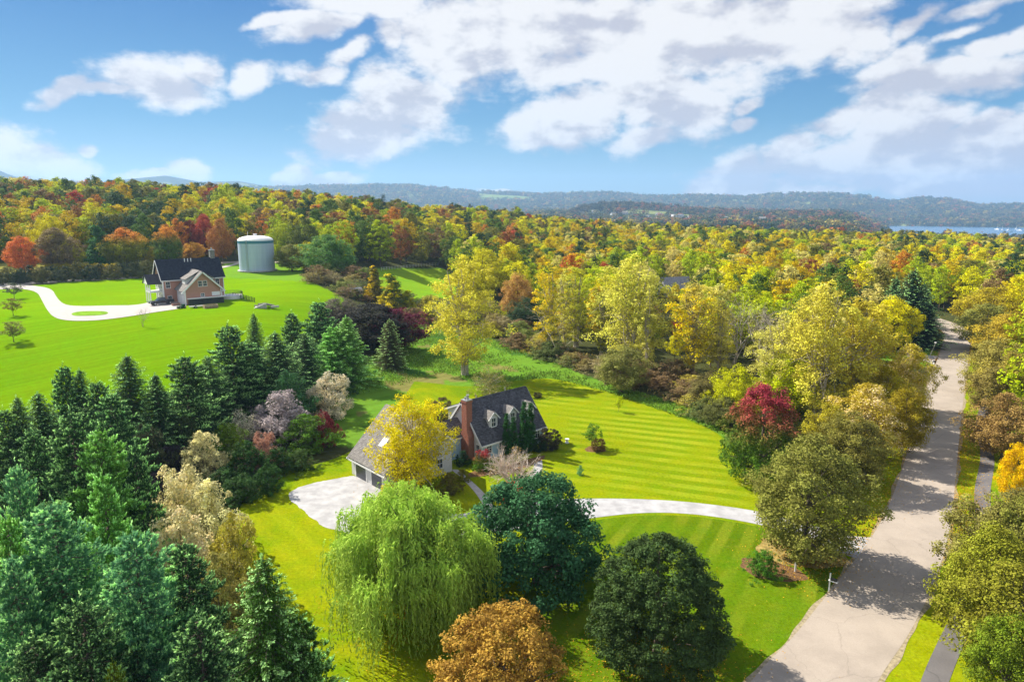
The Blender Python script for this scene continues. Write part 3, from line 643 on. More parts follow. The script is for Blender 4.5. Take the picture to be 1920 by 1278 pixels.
M = dict(
    wall_white=mat('white_siding', fn=siding((.66,.66,.67)), rough=.6), wall_shade_blue=mat('shade_blue_siding', fn=siding((.42,.60,.74)), rough=.6),  # blue copy of the white siding: shaded front's sky tint put into colour
    wall_tan=mat('tan_siding', fn=siding((.50,.265,.20), .18), rough=.7), trim=mat('white_trim', (.82,.82,.82), .5),
    roof=mat('shaded_shingle', fn=shingle((.095,.095,.108)), rough=.92, spec=.15), roof_navy=mat('dark_shingle', fn=shingle((.04,.045,.065), .2), rough=.9, spec=.1),  # main house roof: cool dark tone puts the slope's shade into the shingle
    roof_grey_lit=mat('grey_lit_shingle', fn=shingle((.23,.215,.205), .2), rough=.92, spec=.15), brick=mat('brick', fn=brickfn, rough=.9, spec=.2), stone=mat('stone', fn=stonefn),  # paler copy of the main shingle: garage and dormer sun put into colour
    glass=mat('window_glass', (.03,.045,.07), .12, .8), dark=mat('dark_panel', fn=mott((.03,.035,.045), .3, 1.5), rough=.4, spec=.4),
    metal=mat('galvanised', (.45,.46,.48), .4, .5, metallic=.6), black=mat('black_metal', (.02,.02,.022), .4, .5), wood=mat('timber', fn=mott((.42,.29,.19), .3, 4), rough=.8),
    concrete=mat('concrete', fn=mott((.45,.44,.42), .15, 2, .02), rough=.9), skyl=mat('skylight_glass', (.75,.78,.82), .08, .9))
def window(H, x, y, z, w, h, face, name='window', cols=2, rows=2, wall=None):
    """a framed sash window on a wall whose outward normal is face ('-y', '-x', '+x'); centre x, y and sill z"""
    fr = MB(); gl = MB(); t = .09
    def bx(mb, a0, a1, z0, z1, d0, d1):
        if face == '-y': mb.box(x+a0, y-d1, z0, x+a1, y-d0, z1)
        elif face == '-x': mb.box(x-d1, y+a0, z0, x-d0, y+a1, z1)
        elif face == '+x': mb.box(x+d0, y+a0, z0, x+d1, y+a1, z1)
    W2 = w/2
    bx(fr, -W2-t, -W2, z-t, z+h+t, 0, .07); bx(fr, W2, W2+t, z-t, z+h+t, 0, .07); bx(fr, -W2, W2, z+h, z+h+t, 0, .075); bx(fr, -W2-t-.04, W2+t+.04, z-t-.03, z, 0, .11)
    for c in range(1, cols): q = -W2 + w*c/cols; bx(fr, q-.02, q+.02, z, z+h, .012, .045)
    for c in range(1, rows): q = z + h*c/rows; bx(fr, -W2, W2, q-.03, q+.03, .012, .05)
    f = fr.build('window', M['trim'], H); bx(gl, -W2, W2, z, z+h, .004, .022); gl.build('pane', M['glass'], f); return f

# ------------------------------------------------------------------ the grey house with its garage
A = Vector((-4.1, 87.5, 0)); th = math.atan2(.682, .731)
H1 = empty('house', A, th, 'white and pale blue house with dark steep roof, brick chimney and attached garage', 'house')
Lx, Wd_, ez, rz_ = 11.8, 8.0, 2.7, 7.5
w = MB(); w.prism([(0,0),(Wd_,0),(Wd_,ez),(4,rz_-.05),(0,ez)], 'x', 0, Lx)
w.prism([(4.0,7.3),(8.25,5.55),(8.25,2.5),(4,2.5)], 'x', .8, Lx-.8)
w.build('wall', M['wall_white'], H1)
f = MB(); f.box(.1,-.02,.05,Lx-.1,.0,ez-.05); f.box(-4.9,3.165,.05,-.05,3.185,3.15); f.build('front_wall', M['wall_shade_blue'], H1)
def roofslab(mb, x0, x1, y0, z0, y1, z1, th=.16): mb.slab([(x0,y0,z0),(x1,y0,z0),(x1,y1,z1),(x0,y1,z1)], th)
r = MB(); sl = (rz_-ez)/4
roofslab(r, -.3, Lx+.3, -.35, ez-.35*sl+.03, 4, rz_+.03); roofslab(r, -.3, Lx+.3, 8.35, ez-.35*sl+.03, 4.0, rz_+.03)
roofslab(r, .5, Lx-.5, 3.7, 7.52, 8.6, 5.5)
roofslab(r, -5.2, -.02, 2.9, 3.05, 5.2, 5.0, .14); roofslab(r, -5.2, -.02, 7.5, 3.05, 5.2, 5.0, .14)
r.build('roof', M['roof'], H1)
t_ = MB()
for xx in (-.36, Lx+.30):   # rake boards and corner boards
    for (ya, za, yb, zb) in ((-.38, ez-.42*sl, 4, rz_+.02), (8.38, ez-.42*sl, 4, rz_+.02)):
        t_.slab([(xx,ya,za-.22),(xx+.06,ya,za-.22),(xx+.06,yb,zb-.22),(xx,yb,zb-.22)], .26)
t_.box(-.3,-.44,ez-.62,Lx+.3,-.36,ez-.42); t_.box(-.03,-.04,0,.12,.1,ez-.1); t_.box(Lx-.12,-.04,0,Lx+.03,.1,ez-.1)
t_.box(-5.2,2.84,2.86,-.02,2.9,3.06)
t_.slab([(.44,3.7,7.36),(.5,3.7,7.36),(.5,8.62,5.34),(.44,8.62,5.34)], .2); t_.box(.5,8.6,5.3,Lx-.5,8.66,5.52)
t_.build('trim', M['trim'], H1)
cn = MB(); cn.prism([(3.2,0),(7.2,0),(7.2,3.1),(5.2,4.95),(3.2,3.1)], 'x', -5.0, -.01); cn.build('connector', M['wall_white'], H1)
gu = MB(); gu.box(-.3,-.56,ez-.44,Lx+.3,-.44,ez-.32); gu.box(Lx-.02,-.12,.1,Lx+.08,-.04,ez-.4); gu.build('gutter', M['trim'], H1)
# chimney on the gable
c = MB(); c.box(-1.0,1.55,0,-.02,3.25,3.3); c.prism([(1.55,3.3),(3.25,3.3),(2.85,4.2),(1.95,4.2)], 'x', -1.0, -.02); c.box(-1.0,1.9,4.2,-.02,2.95,8.25); c.box(-1.08,1.82,8.0,.06,3.03,8.2)
ch = c.build('chimney', M['brick'], H1)
cc = MB(); cc.box(-1.05,1.85,8.25,.03,3.0,8.36); cc.cyl(-.72,2.43,8.36,8.75,.15); cc.cyl(-.32,2.43,8.36,8.85,.15); cc.cyl(-.32,2.43,8.9,8.97,.22); cc.build('chimney_cap', M['metal'], ch)
# three dormers with windows
for a in (3.0, 6.6, 10.1):
    d = MB(); d.prism([(a-.75,3.75),(a+.75,3.75),(a+.75,5.35),(a,6.1),(a-.75,5.35)], 'y', .95, 2.9)
    D = d.build('dormer', M['wall_white'], H1)
    dr_ = MB()
    for sg in (-1, 1): dr_.slab([(a+sg*.98,.75,5.22),(a,.75,6.2),(a,3.0,6.2),(a+sg*.98,2.25,5.22)], .09)
    dr_.build('dormer_roof', M['roof_grey_lit'], D)
    dt = MB()
    for sg in (-1, 1): dt.slab([(a+sg*1.02,.70,5.06),(a,.70,6.08),(a,.77,6.08),(a+sg*1.02,.77,5.06)], .16)
    dt.build('dormer_trim', M['trim'], D); window(D, a, .95, 4.15, .72, 1.15, '-y')
for x in (1.3, 3.6, 8.3, 10.6): window(H1, x, -.02, .95, .85, 1.35, '-y')
window(H1, -.0, .75, .95, .6, 1.25, '-x'); window(H1, 0, 5.4, 1.0, .8, 1.3, '-x'); window(H1, Lx, 2.2, 1.0, .9, 1.3, '+x'); window(H1, Lx, 4, 4.4, .9, 1.3, '+x')
dd = MB(); dd.box(5.4,-.1,.1,6.5,-.03,2.25); D_ = dd.build('door', mat('door_paint', (.25,.04,.03), .5), H1); MB().box(6.3,-.16,1.1,6.36,-.10,1.25).build('handle', M['metal'], D_)
st = MB(); st.box(5.0,-1.4,0,6.9,-.03,.14); st.build('step', M['concrete'], H1)
# garage: ridge at right angles to the house
g = MB(); g.prism([(-15,0),(-5,0),(-5,4.3),(-9.35,8.0),(-15,2.6)], 'y', .1, 8.2); g.build('garage_wall', M['wall_white'], H1)
gr = MB(); k1 = (8.0-2.6)/5.65; k2 = (8.0-4.3)/4.35
gr.slab([(-15.35,-.2,2.6-.35*k1+.04),(-15.35,8.5,2.6-.35*k1+.04),(-9.35,8.5,8.06),(-9.35,-.2,8.06)], .15)
gr.slab([(-4.75,-.2,4.3-.25*k2+.04),(-4.75,8.5,4.3-.25*k2+.04),(-9.35,8.5,8.06),(-9.35,-.2,8.06)], .15); gr.build('garage_roof', M['roof_grey_lit'], H1)
gt = MB()
for yy in (-.26, 8.5):
    gt.slab([(-15.4,yy,2.02),(-9.35,yy,7.82),(-9.35,yy+.06,7.82),(-15.4,yy+.06,2.02)], .26); gt.slab([(-4.7,yy,3.88),(-9.35,yy,7.82),(-9.35,yy+.06,7.82),(-4.7,yy+.06,3.88)], .26)
gt.box(-15.42,-.2,2.0,-15.36,8.5,2.22); gt.build('garage_trim', M['trim'], H1)
for yc in (2.2, 5.9):
    fr = MB(); fr.box(-15.06,yc-1.35,.02,-15.0,yc-1.2,2.3); fr.box(-15.06,yc+1.2,.02,-15.0,yc+1.35,2.3); fr.box(-15.065,yc-1.35,2.12,-15.0,yc+1.35,2.3)
    d = MB(); 
    for q in range(4): d.box(-15.045,yc-1.2,.03+q*.52,-15.0,yc+1.2,.52+q*.52)
    D = d.build('garage_door', mat('garage_door', (.05,.055,.075), .35, .5), H1); fr.build('door_frame', M['trim'], D)
sk = MB(); y0, y1 = 3.2, 4.3; 
def gz(x): return 8.06 + (x+9.35)*k1 + .18
sk.slab([(-13.3,y0,gz(-13.3)),(-13.3,y1,gz(-13.3)),(-12.3,y1,gz(-12.3)),(-12.3,y0,gz(-12.3))], .08); sk.build('skylight', M['skyl'], H1)
for x in (-12.2, -7.0): window(H1, x, .07, 1.0, .8, 1.2, '-y')
window(H1, -9.6, .095, 4.6, .9, 1.2, '-y')
lt = MB(); lt.box(-15.16,7.55,1.9,-15.02,7.7,2.2); lt.build('wall_lamp', M['black'], H1)
for x, y, z in ((8.5,4.6,8.0),(2.8,4.4,7.85)): MB().cyl(x,y,6.9,z,.06,8).build('vent_pipe', M['metal'], H1)

# ------------------------------------------------------------------ the tan house on the hill
B = at(348.4, 572); zb = B.z; th2 = math.atan2(.643, .766)
H2 = empty('house', B, th2, 'tan clapboard house with dark navy roof and front gable on the hill lawn', 'house')
w = MB(); w.prism([(0,-1.5),(9,-1.5),(9,3.9),(4.5,8.2),(0,3.9)], 'y', 0, 7.4)
w.prism([(7.4,-2),(15.4,-2),(15.4,6.4),(11.4,10.9),(7.4,6.4)], 'x', -3.2, 12)
w.build('wall', M['wall_tan'], H2)
wl = MB(); wl.box(-3.23,7.5,-.5,-3.2,15.3,6.3); wl.box(-.03,.2,0,0,7.3,3.7); wl.build('side_wall', M['wall_white'], H2)
r = MB(); roofslab(r, -3.7, 12.5, 6.9, 6.4-.56+.05, 11.4, 11.0); roofslab(r, -3.7, 12.5, 15.9, 6.4-.56+.05, 11.4, 11.0); r.build('roof', M['roof_navy'], H2)
r2 = MB(); k3 = 4.3/4.5
r2.slab([(-.6,-.6,3.9-.6*k3+.05),(-.6,7.4,3.9-.6*k3+.05),(4.5,10.2,8.3),(4.5,-.6,8.3)], .15)
r2.slab([(9.6,-.6,3.9-.6*k3+.05),(9.6,7.4,3.9-.6*k3+.05),(4.5,10.2,8.3),(4.5,-.6,8.3)], .15)
r2.build('wing_roof', M['roof_grey_lit'], H2)
sd2 = MB(); sd2.prism([(1.1,4.6),(4.3,7.9),(1.1,6.3)], 'y', 1.7, 5.6)
SD = sd2.build('shed_dormer', M['wall_white'], H2); q = MB(); q.slab([(.7,1.3,6.25),(.7,6.0,6.25),(4.5,6.0,8.42),(4.5,1.3,8.42)], .12); q.build('dormer_roof', M['roof_grey_lit'], SD)
q = MB(); q.box(.92,2.2,5.15,.99,5.2,5.95); q.build('dormer_window', M['trim'], SD)
sd3 = MB(); sd3.prism([(7.9,4.6),(4.7,7.9),(7.9,6.3)], 'y', 2.2, 6.4)
SD = sd3.build('shed_dormer', M['wall_white'], H2); q = MB(); q.slab([(8.3,1.9,6.2),(8.3,6.8,6.2),(4.5,6.8,8.42),(4.5,1.9,8.42)], .12); q.build('dormer_roof', M['roof_grey_lit'], SD)
tr = MB()
for sg, x0 in ((1, -.66), (-1, 9.66)):
    tr.slab([(x0,-.68,3.9-.62*k3-.3),(4.5,-.68,8.02),(4.5,-.58,8.02),(x0,-.58,3.9-.62*k3-.3)], .34)
tr.box(-.06,-.08,-.3,.22,.02,3.7); tr.box(8.8,-.08,-.6,9.06,.02,3.7); tr.box(-.9,-.7,3.0,0,-.1,3.2); tr.box(9.0,-.7,3.0,9.9,-.1,3.2)
tr.box(-3.75,6.82,5.68,12.5,6.92,5.9); tr.box(-3.3,7.32,-.5,-3.05,7.5,6.0); tr.box(11.9,7.3,-1,12.1,7.5,6.2)
for yy, zz in ((6.85, 5.66), (15.95, 5.66)):
    tr.slab([(-3.78,yy,zz),(-3.70,yy,zz),(-3.70,11.4,10.76),(-3.78,11.4,10.76)], .3)
tr.build('trim', M['trim'], H2)
for x, z, ww, hh in ((3.9,4.6,.85,1.3),(5.1,4.6,.85,1.3),(4.3,1.95,.8,.75)): window(H2, x, -.0, z, ww, hh, '-y')
window(H2, -2.0, 7.4, 3.9, .95, 1.5, '-y'); window(H2, -1.8, 7.4, 1.1, .9, .7, '-y', rows=1); window(H2, 10.4, 7.4, 4.0, .95, 1.5, '-y'); window(H2, 11.0, 7.4, .6, .8, 1.9, '-y')
for yc in (9, 11.5, 14): window(H2, -3.23, yc, 3.7, .9, 1.4, '-x'); window(H2, -3.23, yc, .6, .9, 1.6, '-x')
for yc in (1.9, 5.0):
    d = MB(); 
    for q in range(4): d.box(-.10,yc-1.2,.02+q*.58,-.04,yc+1.2,.57+q*.58)
    d.build('garage_door', mat('white_door', (.8,.8,.78), .5), H2)
v = MB(); v.box(6.6,-.1,1.95,8.6,0,2.95); v.build('white_panel', M['trim'], H2)
c = MB(); c.box(10.2,11.0,9.6,11.4,12.2,13.0); ch = c.build('chimney', M['stone'], H2); q = MB(); q.box(10.1,10.9,13,11.5,12.3,13.15); q.cyl(10.8,11.6,13.15,13.7,.22); q.build('chimney_cap', M['metal'], ch)
for x in (3.4, 4.2, 5.0): MB().cyl(x,10.6,9.9,11.1,.12,8).build('vent_pipe', M['trim'], H2)
# porch of two storeys at the left end
p = MB(); p.box(-6.2,8.6,-.3,-3.25,13.2,0.0)
P_ = p.build('porch', M['trim'], H2); MB().box(-6.2,8.6,2.8,-3.25,13.2,3.0).build('balcony', M['trim'], P_)
for (x, y) in ((-6.1,8.7),(-6.1,13.1),(-6.1,10.9)): MB().box(x-.11,y-.11,0,x+.11,y+.11,5.0).build('porch_post', M['trim'], P_)
q = MB(); q.prism([(8.2,5.0),(13.6,5.0),(10.9,7.2)], 'x', -6.5, -3.26); q.build('porch_gable', M['trim'], P_)
q = MB(); roofslab(q, -6.7, -3.25, 8.0, 4.95, 10.9, 7.32, .12); roofslab(q, -6.7, -3.25, 13.8, 4.95, 10.9, 7.32, .12); q.build('porch_roof', M['roof_navy'], P_)
q = MB()
for k_ in range(14): y = 8.9 + k_*.31; q.box(-6.14,y,3.0,-6.10,y+.05,3.9)
q.box(-6.17,8.7,3.9,-6.07,13.1,3.98); q.build('porch_rail', M['trim'], P_)
# black skirt under the wing and the raised round terrace
q = MB(); q.box(.6,-1.1,-1.4,9.2,-.1,1.55); q.build('dark_basement_bay', M['dark'], H2); q = MB(); q.box(.4,-1.3,1.55,9.4,-.08,1.72); q.build('bay_ledge', M['trim'], H2)
q = MB(); q.cyl(13.6,6.5,-1.6,.9,2.9,28); q.box(12.02,5.2,-1.0,13.5,8.8,.89); T_ = q.build('terrace', M['trim'], H2)
q = MB()
for k_ in range(36):
    a = -2.3 + k_*.125; x, y = 13.6+2.85*math.cos(a), 6.5+2.85*math.sin(a); q.box(x-.03,y-.03,.9,x+.03,y+.03,1.85)
    a2 = a + .125; q.slab([(x,y,1.8),(13.6+2.85*math.cos(a2),6.5+2.85*math.sin(a2),1.8),(13.6+2.78*math.cos(a2),6.5+2.78*math.sin(a2),1.8),(13.6+2.78*math.cos(a),6.5+2.78*math.sin(a),1.8)], .07)
q.build('terrace_rail', M['black'], T_)
def hl(x, y): 
    p = Matrix.Rotation(th2, 3, 'Z') @ Vector((x, y, 0)) + B; return Vector((p.x, p.y, tz(p.x, p.y)))
# fence from the terrace to the stone patio
a, b = at(437, 557), at(478, 567)
fo = empty('fence', a, 0, 'low black metal fence running from the round terrace to the stone patio', 'fence'); nP = 8
pm = MB(); rl_ = MB()
for k_ in range(nP+1):
    p = a.lerp(b, k_/nP); z = tz(p.x, p.y) - a.z; q = p - a; MB().box(q.x-.05,q.y-.05,z-.1,q.x+.05,q.y+.05,z+1.35).build('fence_post', M['black'], fo)
for k_ in range(nP):
    p, q = a.lerp(b, k_/nP), a.lerp(b, (k_+1)/nP); z0, z1 = tz(p.x,p.y)-a.z, tz(q.x,q.y)-a.z; p = p-a; q = q-a
    for h in (.25, .7, 1.2): rl_.slab([(p.x,p.y,z0+h),(q.x,q.y,z1+h),(q.x,q.y-.05,z1+h),(p.x,p.y-.05,z0+h)], .06)
    for s in range(1, 7): w_ = p.lerp(q, s/7); zz = z0+(z1-z0)*s/7; rl_.box(w_.x-.015,w_.y-.015,zz+.1,w_.x+.015,w_.y+.015,zz+1.25)
rl_.build('fence_rail', M['black'], fo)
c0 = at(486, 576)
po = empty('stone_patio', c0, th2, 'grey stone patio ramp with retaining wall on the lawn right of the tan house', 'patio')
q = MB(); q.prism([(-3.6,-.5),(1.4,-.5),(1.4,.95),(.9,1.0)], 'y', -1.5, -1.15); q.prism([(-3.2,-.5),(1.4,-.5),(1.4,.5),(.9,.55)], 'y', -1.15, 1.2); q.build('retaining_wall', M['concrete'], po)
rq = np.random.RandomState(8); q = MB()
for k_ in range(46):
    cx_, cy_, r_ = rq.uniform(-.6, 3.4), rq.uniform(-1.3, 1.6), rq.uniform(.18, .42); zc = .1 + .75*max(0, 1 - abs(cx_-1.3)/2.6); n = 6
    V = [(cx_+r_*rq.uniform(.7,1.1)*math.cos(6.28*i/n), cy_+r_*rq.uniform(.7,1.1)*math.sin(6.28*i/n), zc-r_*.6) for i in range(n)] + [(cx_+r_*rq.uniform(.4,.8)*math.cos(6.28*i/n), cy_+r_*rq.uniform(.4,.8)*math.sin(6.28*i/n), zc+r_*rq.uniform(.3,.7)) for i in range(n)]
    q.add(V, [tuple(range(n))[::-1], tuple(range(n, 2*n))] + [(i, (i+1) % n, n+(i+1) % n, n+i) for i in range(n)])
o = q.build('rubble', M['stone'], po); o['kind'] = 'stuff'
q = MB(); q.box(2.4,-2.0,-.2,4.4,-1.6,.3); q.build('kerb_block', M['concrete'], po)
# pickup truck
def wheel(parent, x, y, r, w_, nm='wheel'):
    q = MB(); n = 20
    V = []; 
    for yy in (y-w_/2, y+w_/2): V += [(x+r*math.cos(6.283*i/n), yy, r+r*math.sin(6.283*i/n)) for i in range(n)]
    q.add(V, [tuple(range(n)), tuple(range(n, 2*n))[::-1]] + [(i, (i+1) % n, n+(i+1) % n, n+i) for i in range(n)])
    W_ = q.build(nm, mat('tyre', (.02,.02,.02), .8), parent); q = MB(); V = []
    for yy in (y-w_/2-.01, y+w_/2+.01): V += [(x+r*.55*math.cos(6.283*i/n), yy, r+r*.55*math.sin(6.283*i/n)) for i in range(n)]
    q.add(V, [tuple(range(n)), tuple(range(n, 2*n))[::-1]] + [(i, (i+1) % n, n+(i+1) % n, n+i) for i in range(n)]); q.build('rim', M['metal'], W_)
pt = at(303, 571.5); dirp = at(321, 569.5) - at(287, 573)
tk = empty('pickup_truck', pt + Vector((0, 0, .1)), math.atan2(dirp.y, dirp.x) + math.pi, 'black pickup truck parked on the pale drive left of the tan house', 'pickup truck')
body = MB(); body.prism([(-2.85,.5),(2.75,.45),(2.9,.62),(2.88,1.02),(2.6,1.1),(1.2,1.18),(.95,1.2),(-.95,1.2),(-1.0,1.18),(-2.9,1.18),(-2.92,.6)], 'y', -.93, .93)
body.build('body', mat('black_paint', (.02,.025,.04), .25, .6), tk, bevel=.05)
cb = MB(); cb.add([(-.95,-.85,1.18),(1.25,-.85,1.18),(1.25,.85,1.18),(-.95,.85,1.18),(-.75,-.68,1.82),(.45,-.68,1.82),(.45,.68,1.82),(-.75,.68,1.82)], [(0,1,5,4),(1,2,6,5),(2,3,7,6),(3,0,4,7),(4,5,6,7),(0,3,2,1)]); cb.build('cab', M['glass'], tk, bevel=.03)
q = MB(); q.box(-.72,-.66,1.83,.42,.66,1.88); q.build('roof', mat('cab_roof', (.02,.025,.04), .25, .6), tk, bevel=.02)
q = MB(); q.box(-2.8,-.75,1.185,-1.1,.75,1.2); q.build('cargo_bed', M['black'], tk)
for y in (-.95, .8): q = MB(); q.box(2.87,y*.8+.0,.75,2.93,y*.8+.22,.93); q.build('headlight', M['skyl'], tk)
for x in (-1.85, 1.85):
    for y in (-.86, .86): wheel(tk, x, y, .42, .26)
# things by the garage bay: crates, a mower, a heap of bags
def crate(nm, lab, cat, loc, w, d, h, m):
    e = empty(nm, loc, th2, lab, cat); q = MB()
    for k_ in range(int(h/.22)): q.box(-w/2,-d/2,.04+k_*.22,w/2,-d/2+.05,.2+k_*.22); q.box(-w/2,d/2-.05,.04+k_*.22,w/2,d/2,.2+k_*.22); q.box(-w/2,-d/2+.05,.04+k_*.22,-w/2+.05,d/2-.05,.2+k_*.22); q.box(w/2-.05,-d/2+.05,.04+k_*.22,w/2,d/2-.05,.2+k_*.22)
    q.build('side_board', m, e); q = MB(); q.box(-w/2+.05,-d/2+.05,.02,w/2-.05,d/2-.05,h*.55); q.build('contents', M['dark'], e)
crate('timber_crate', 'pale timber crate on the lawn edge in front of the dark basement bay', 'crate', at(395, 577), 3.2, 1.6, 1.0, M['wood'])
crate('pallet_box', 'low reddish pallet box beside the white garage wall of the tan house', 'crate', at(330, 573), 1.8, 1.2, .7, mat('red_wood', (.3,.16,.12)))
mw = empty('ride_on_mower', at(340, 578), th2+.3, 'small dark green mower parked on the drive end by the tan house', 'mower')
q = MB(); q.box(-.9,-.45,.25,.9,.45,.6); q.prism([(.1,.6),(.95,.6),(.85,1.0),(.2,1.05)], 'y', -.35, .35); q.build('body', mat('mower_paint', (.02,.08,.05), .4), mw, bevel=.04)
q = MB(); q.box(-.55,-.28,.75,-.05,.28,.85); q.box(-.62,-.28,.85,-.52,.28,1.25); q.build('seat', M['black'], mw)
for x in (-.6, .65):
    for y in (-.5, .5): wheel(mw, x, y, .3, .18)
tb = empty('folded_trailer', at(368, 577), th2, 'low pale trailer on the drive beside the dark basement bay', 'trailer')
q = MB(); q.box(-1.6,-.7,.35,1.6,.7,.5); q.box(1.6,-.06,.36,2.6,.06,.46); q.build('deck', M['metal'], tb)
for y in (-.82, .82): wheel(tb, -.3, y, .33, .16)

# ------------------------------------------------------------------ water tank
tb_ = at(483, 507); cA = at(451, 505); Rt = 31.5 * depth(tb_) / F
TK = empty('water_tank', tb_, 0, 'pale grey round water tank with white domed top and blue band behind the tan house', 'water tank')
ht = 11.3
def tankfn(t):
    o = t.n('ShaderNodeTexCoord').outputs['Object']; x, y, z = t.xyz(o); n = t.noise(t.cxyz(x, y, t.m('MULTIPLY', z, .06)), 1.6, 4)
    c = t.mix(t.rng(n, .35, .7), (.42,.50,.68), (.48,.56,.72)); sm = t.rng(t.m('FRACT', t.m('DIVIDE', z, 2.3)), 0, .05, .82, 1); h = t.n('ShaderNodeHueSaturation'); t.put(h.inputs['Color'], c); t.put(h.inputs['Value'], sm); return h.outputs[0], None
q = MB(); q.cyl(0,0,-1,ht,Rt,64); o = q.build('tank_shell', mat('tank_paint', fn=tankfn, rough=.5), TK)
q = MB(); q.cyl(0,0,ht-.95,ht+.05,Rt+.04,64); q.build('blue_band', mat('blue_band', (.06,.20,.30), .5), TK)
q = MB(); V = []; Fs = []; n = 64
for s in range(7):
    f = s/6; V += [(Rt*1.01*math.cos(f*1.45)*math.cos(6.283*i/n), Rt*1.01*math.cos(f*1.45)*math.sin(6.283*i/n), ht+.05+1.75*math.sin(f*1.5707)) for i in range(n)]
for s in range(6): Fs += [(s*n+i, s*n+(i+1) % n, (s+1)*n+(i+1) % n, (s+1)*n+i) for i in range(n)]
Fs += [tuple(range(6*n, 7*n)), tuple(range(n))[::-1]]; q.add(V, Fs); q.build('dome', M['trim'], TK, smooth=False)
q = MB(); q.cyl(0,0,ht+1.7,ht+2.3,.55,16); q.cyl(0,0,ht+2.3,ht+2.45,.75,16); q.build('vent', M['trim'], TK); MB().cyl(-2.6,-.5,ht+1.2,ht+3.3,.05,6).build('antenna', M['trim'], TK)
q = MB(); la = math.radians(-100)
for s_ in (-.25, .25): lx_, ly_ = (Rt+.22)*math.cos(la)-s_*math.sin(la), (Rt+.22)*math.sin(la)+s_*math.cos(la); q.box(lx_-.04, ly_-.04, .3, lx_+.04, ly_+.04, ht+.9)
for k_ in range(28): q.box((Rt+.22)*math.cos(la)-.25, (Rt+.22)*math.sin(la)-.03, .6+k_*.4, (Rt+.22)*math.cos(la)+.25, (Rt+.22)*math.sin(la)+.03, .64+k_*.4)
q.build('ladder', M['metal'], TK)
q = MB(); q.cyl(0,0,.0,.35,Rt+.7,48); q.build('footing', M['concrete'], TK)
# ------------------------------------------------------------------ roofs among the trees, shed, sign posts
def cottage(nm, lab, base, rz, L, Wd2, eave, ridge, wm, rm, cat='house'):
    e = empty(nm, base, rz, lab, cat); q = MB(); q.prism([(-Wd2/2,-2),(Wd2/2,-2),(Wd2/2,eave),(0,ridge),(-Wd2/2,eave)], 'x', -L/2, L/2); wl = q.build('wall', wm, e)
    q = MB(); k = (ridge-eave)/(Wd2/2)
    for sg in (-1, 1): q.slab([(-L/2-.3,sg*(Wd2/2+.4),eave-.4*k+.05),(L/2+.3,sg*(Wd2/2+.4),eave-.4*k+.05),(L/2+.3,0,ridge+.05),(-L/2-.3,0,ridge+.05)], .14)
    q.build('roof', rm, e)
    for x in (-L*.25, L*.25): window(e, x, -Wd2/2-.01, .9, .9, 1.2, '-y')
    return e
pb = at(1265, 522, 6.5); cottage('house', 'house with plain grey roof showing among the yellow trees', pb, .35, 12, 9, 3.2, 7.0, M['wall_white'], mat('grey_roof', fn=shingle((.17,.18,.22), .2)))
pb = at(666, 556); cottage('garden_shed', 'small shed with rounded grey roof between the lawn crest and the dark maples', pb, .5, 3.6, 3.0, 1.9, 2.8, M['dark'], M['metal'], 'shed')
pb = at(1715, 508, 6); cottage('house', 'pale gabled house half hidden by trees beyond the road bend', at(1790, 520, 7), .5, 10, 8, 4, 7.5, M['wall_white'], M['roof_grey_lit'])
pb = at(209, 362, 8); cottage('long_white_building', 'long white building on the wooded crest far behind the tan house', pb, .1, 26, 10, 4, 6.0, M['wall_white'], M['trim'], 'building')
# white post under the orange tree
p = at(53, 513); e = empty('utility_post', p, 0, 'white post with pale green foot in front of the orange tree at the left edge', 'post')
q = MB(); q.cyl(0,0,.8,4.6,.28,10); q.build('post', M['trim'], e); q = MB(); q.cyl(0,0,-.2,.8,.34,10); q.build('foot', mat('green_foot', (.3,.5,.4)), e); q = MB(); q.box(-.55,-.1,3.9,.55,.1,4.3); q.build('cross_bar', M['trim'], e)
# mailboxes and small yard things
def mailbox(uv, lab, h=1.15, wht=True, sign=True):
    p = at(*uv); e = empty('mailbox', p, -.7, lab, 'mailbox'); m_ = M['trim'] if wht else M['black']
    q = MB(); q.box(-.05,-.05,-.1,.05,.05,h+.65 if sign else h); q.build('post', m_, e)
    q = MB(); n = 8; pr = [(-.12,0)] + [(-.12*math.cos(3.1416*i/n), .14+.12*math.sin(3.1416*i/n)) for i in range(n+1)] + [(.12,0)]
    q.prism([(a_, b_+h) for a_, b_ in pr], 'x', .06, .62); q.build('box', M['black'] if wht else m_, e)
    q = MB(); q.box(-.1,-.16,h-.06,.66,.16,h-.005); q.build('arm', m_, e)
    return e
mailbox((1554, 1108), 'black mailbox on tall white post beside the road edge, under the olive tree')
mailbox((1748, 686), 'black mailbox at the far driveway mouth beside the road', 1.0, False, False)
p = at(1491, 1071); e = empty('marker_post', p, 0, 'short grey white marker post in the shade between yew bush and mailbox', 'post'); q = MB(); q.cyl(0,0,-.1,.85,.09,10); q.cyl(0,0,.85,.95,.11,10,.02); q.build('post', mat('grey_post', (.6,.6,.6)), e)
p = at(1742, 670); e = empty('lamp_post', p, 0, 'slender leaning pole beside the far driveway', 'lamp post'); q = MB(); q.add(*[[(0,0,0),(.1,0,0),(.1,.1,0),(0,.1,0),(1.1,0,3.4),(1.16,0,3.4),(1.16,.06,3.4),(1.1,.06,3.4)], [(0,1,5,4),(1,2,6,5),(2,3,7,6),(3,0,4,7),(4,5,6,7),(3,2,1,0)]]); q.build('pole', M['metal'], e); q = MB(); q.box(.95,-.12,3.4,1.3,.18,3.55); q.build('lamp_head', M['trim'], e)
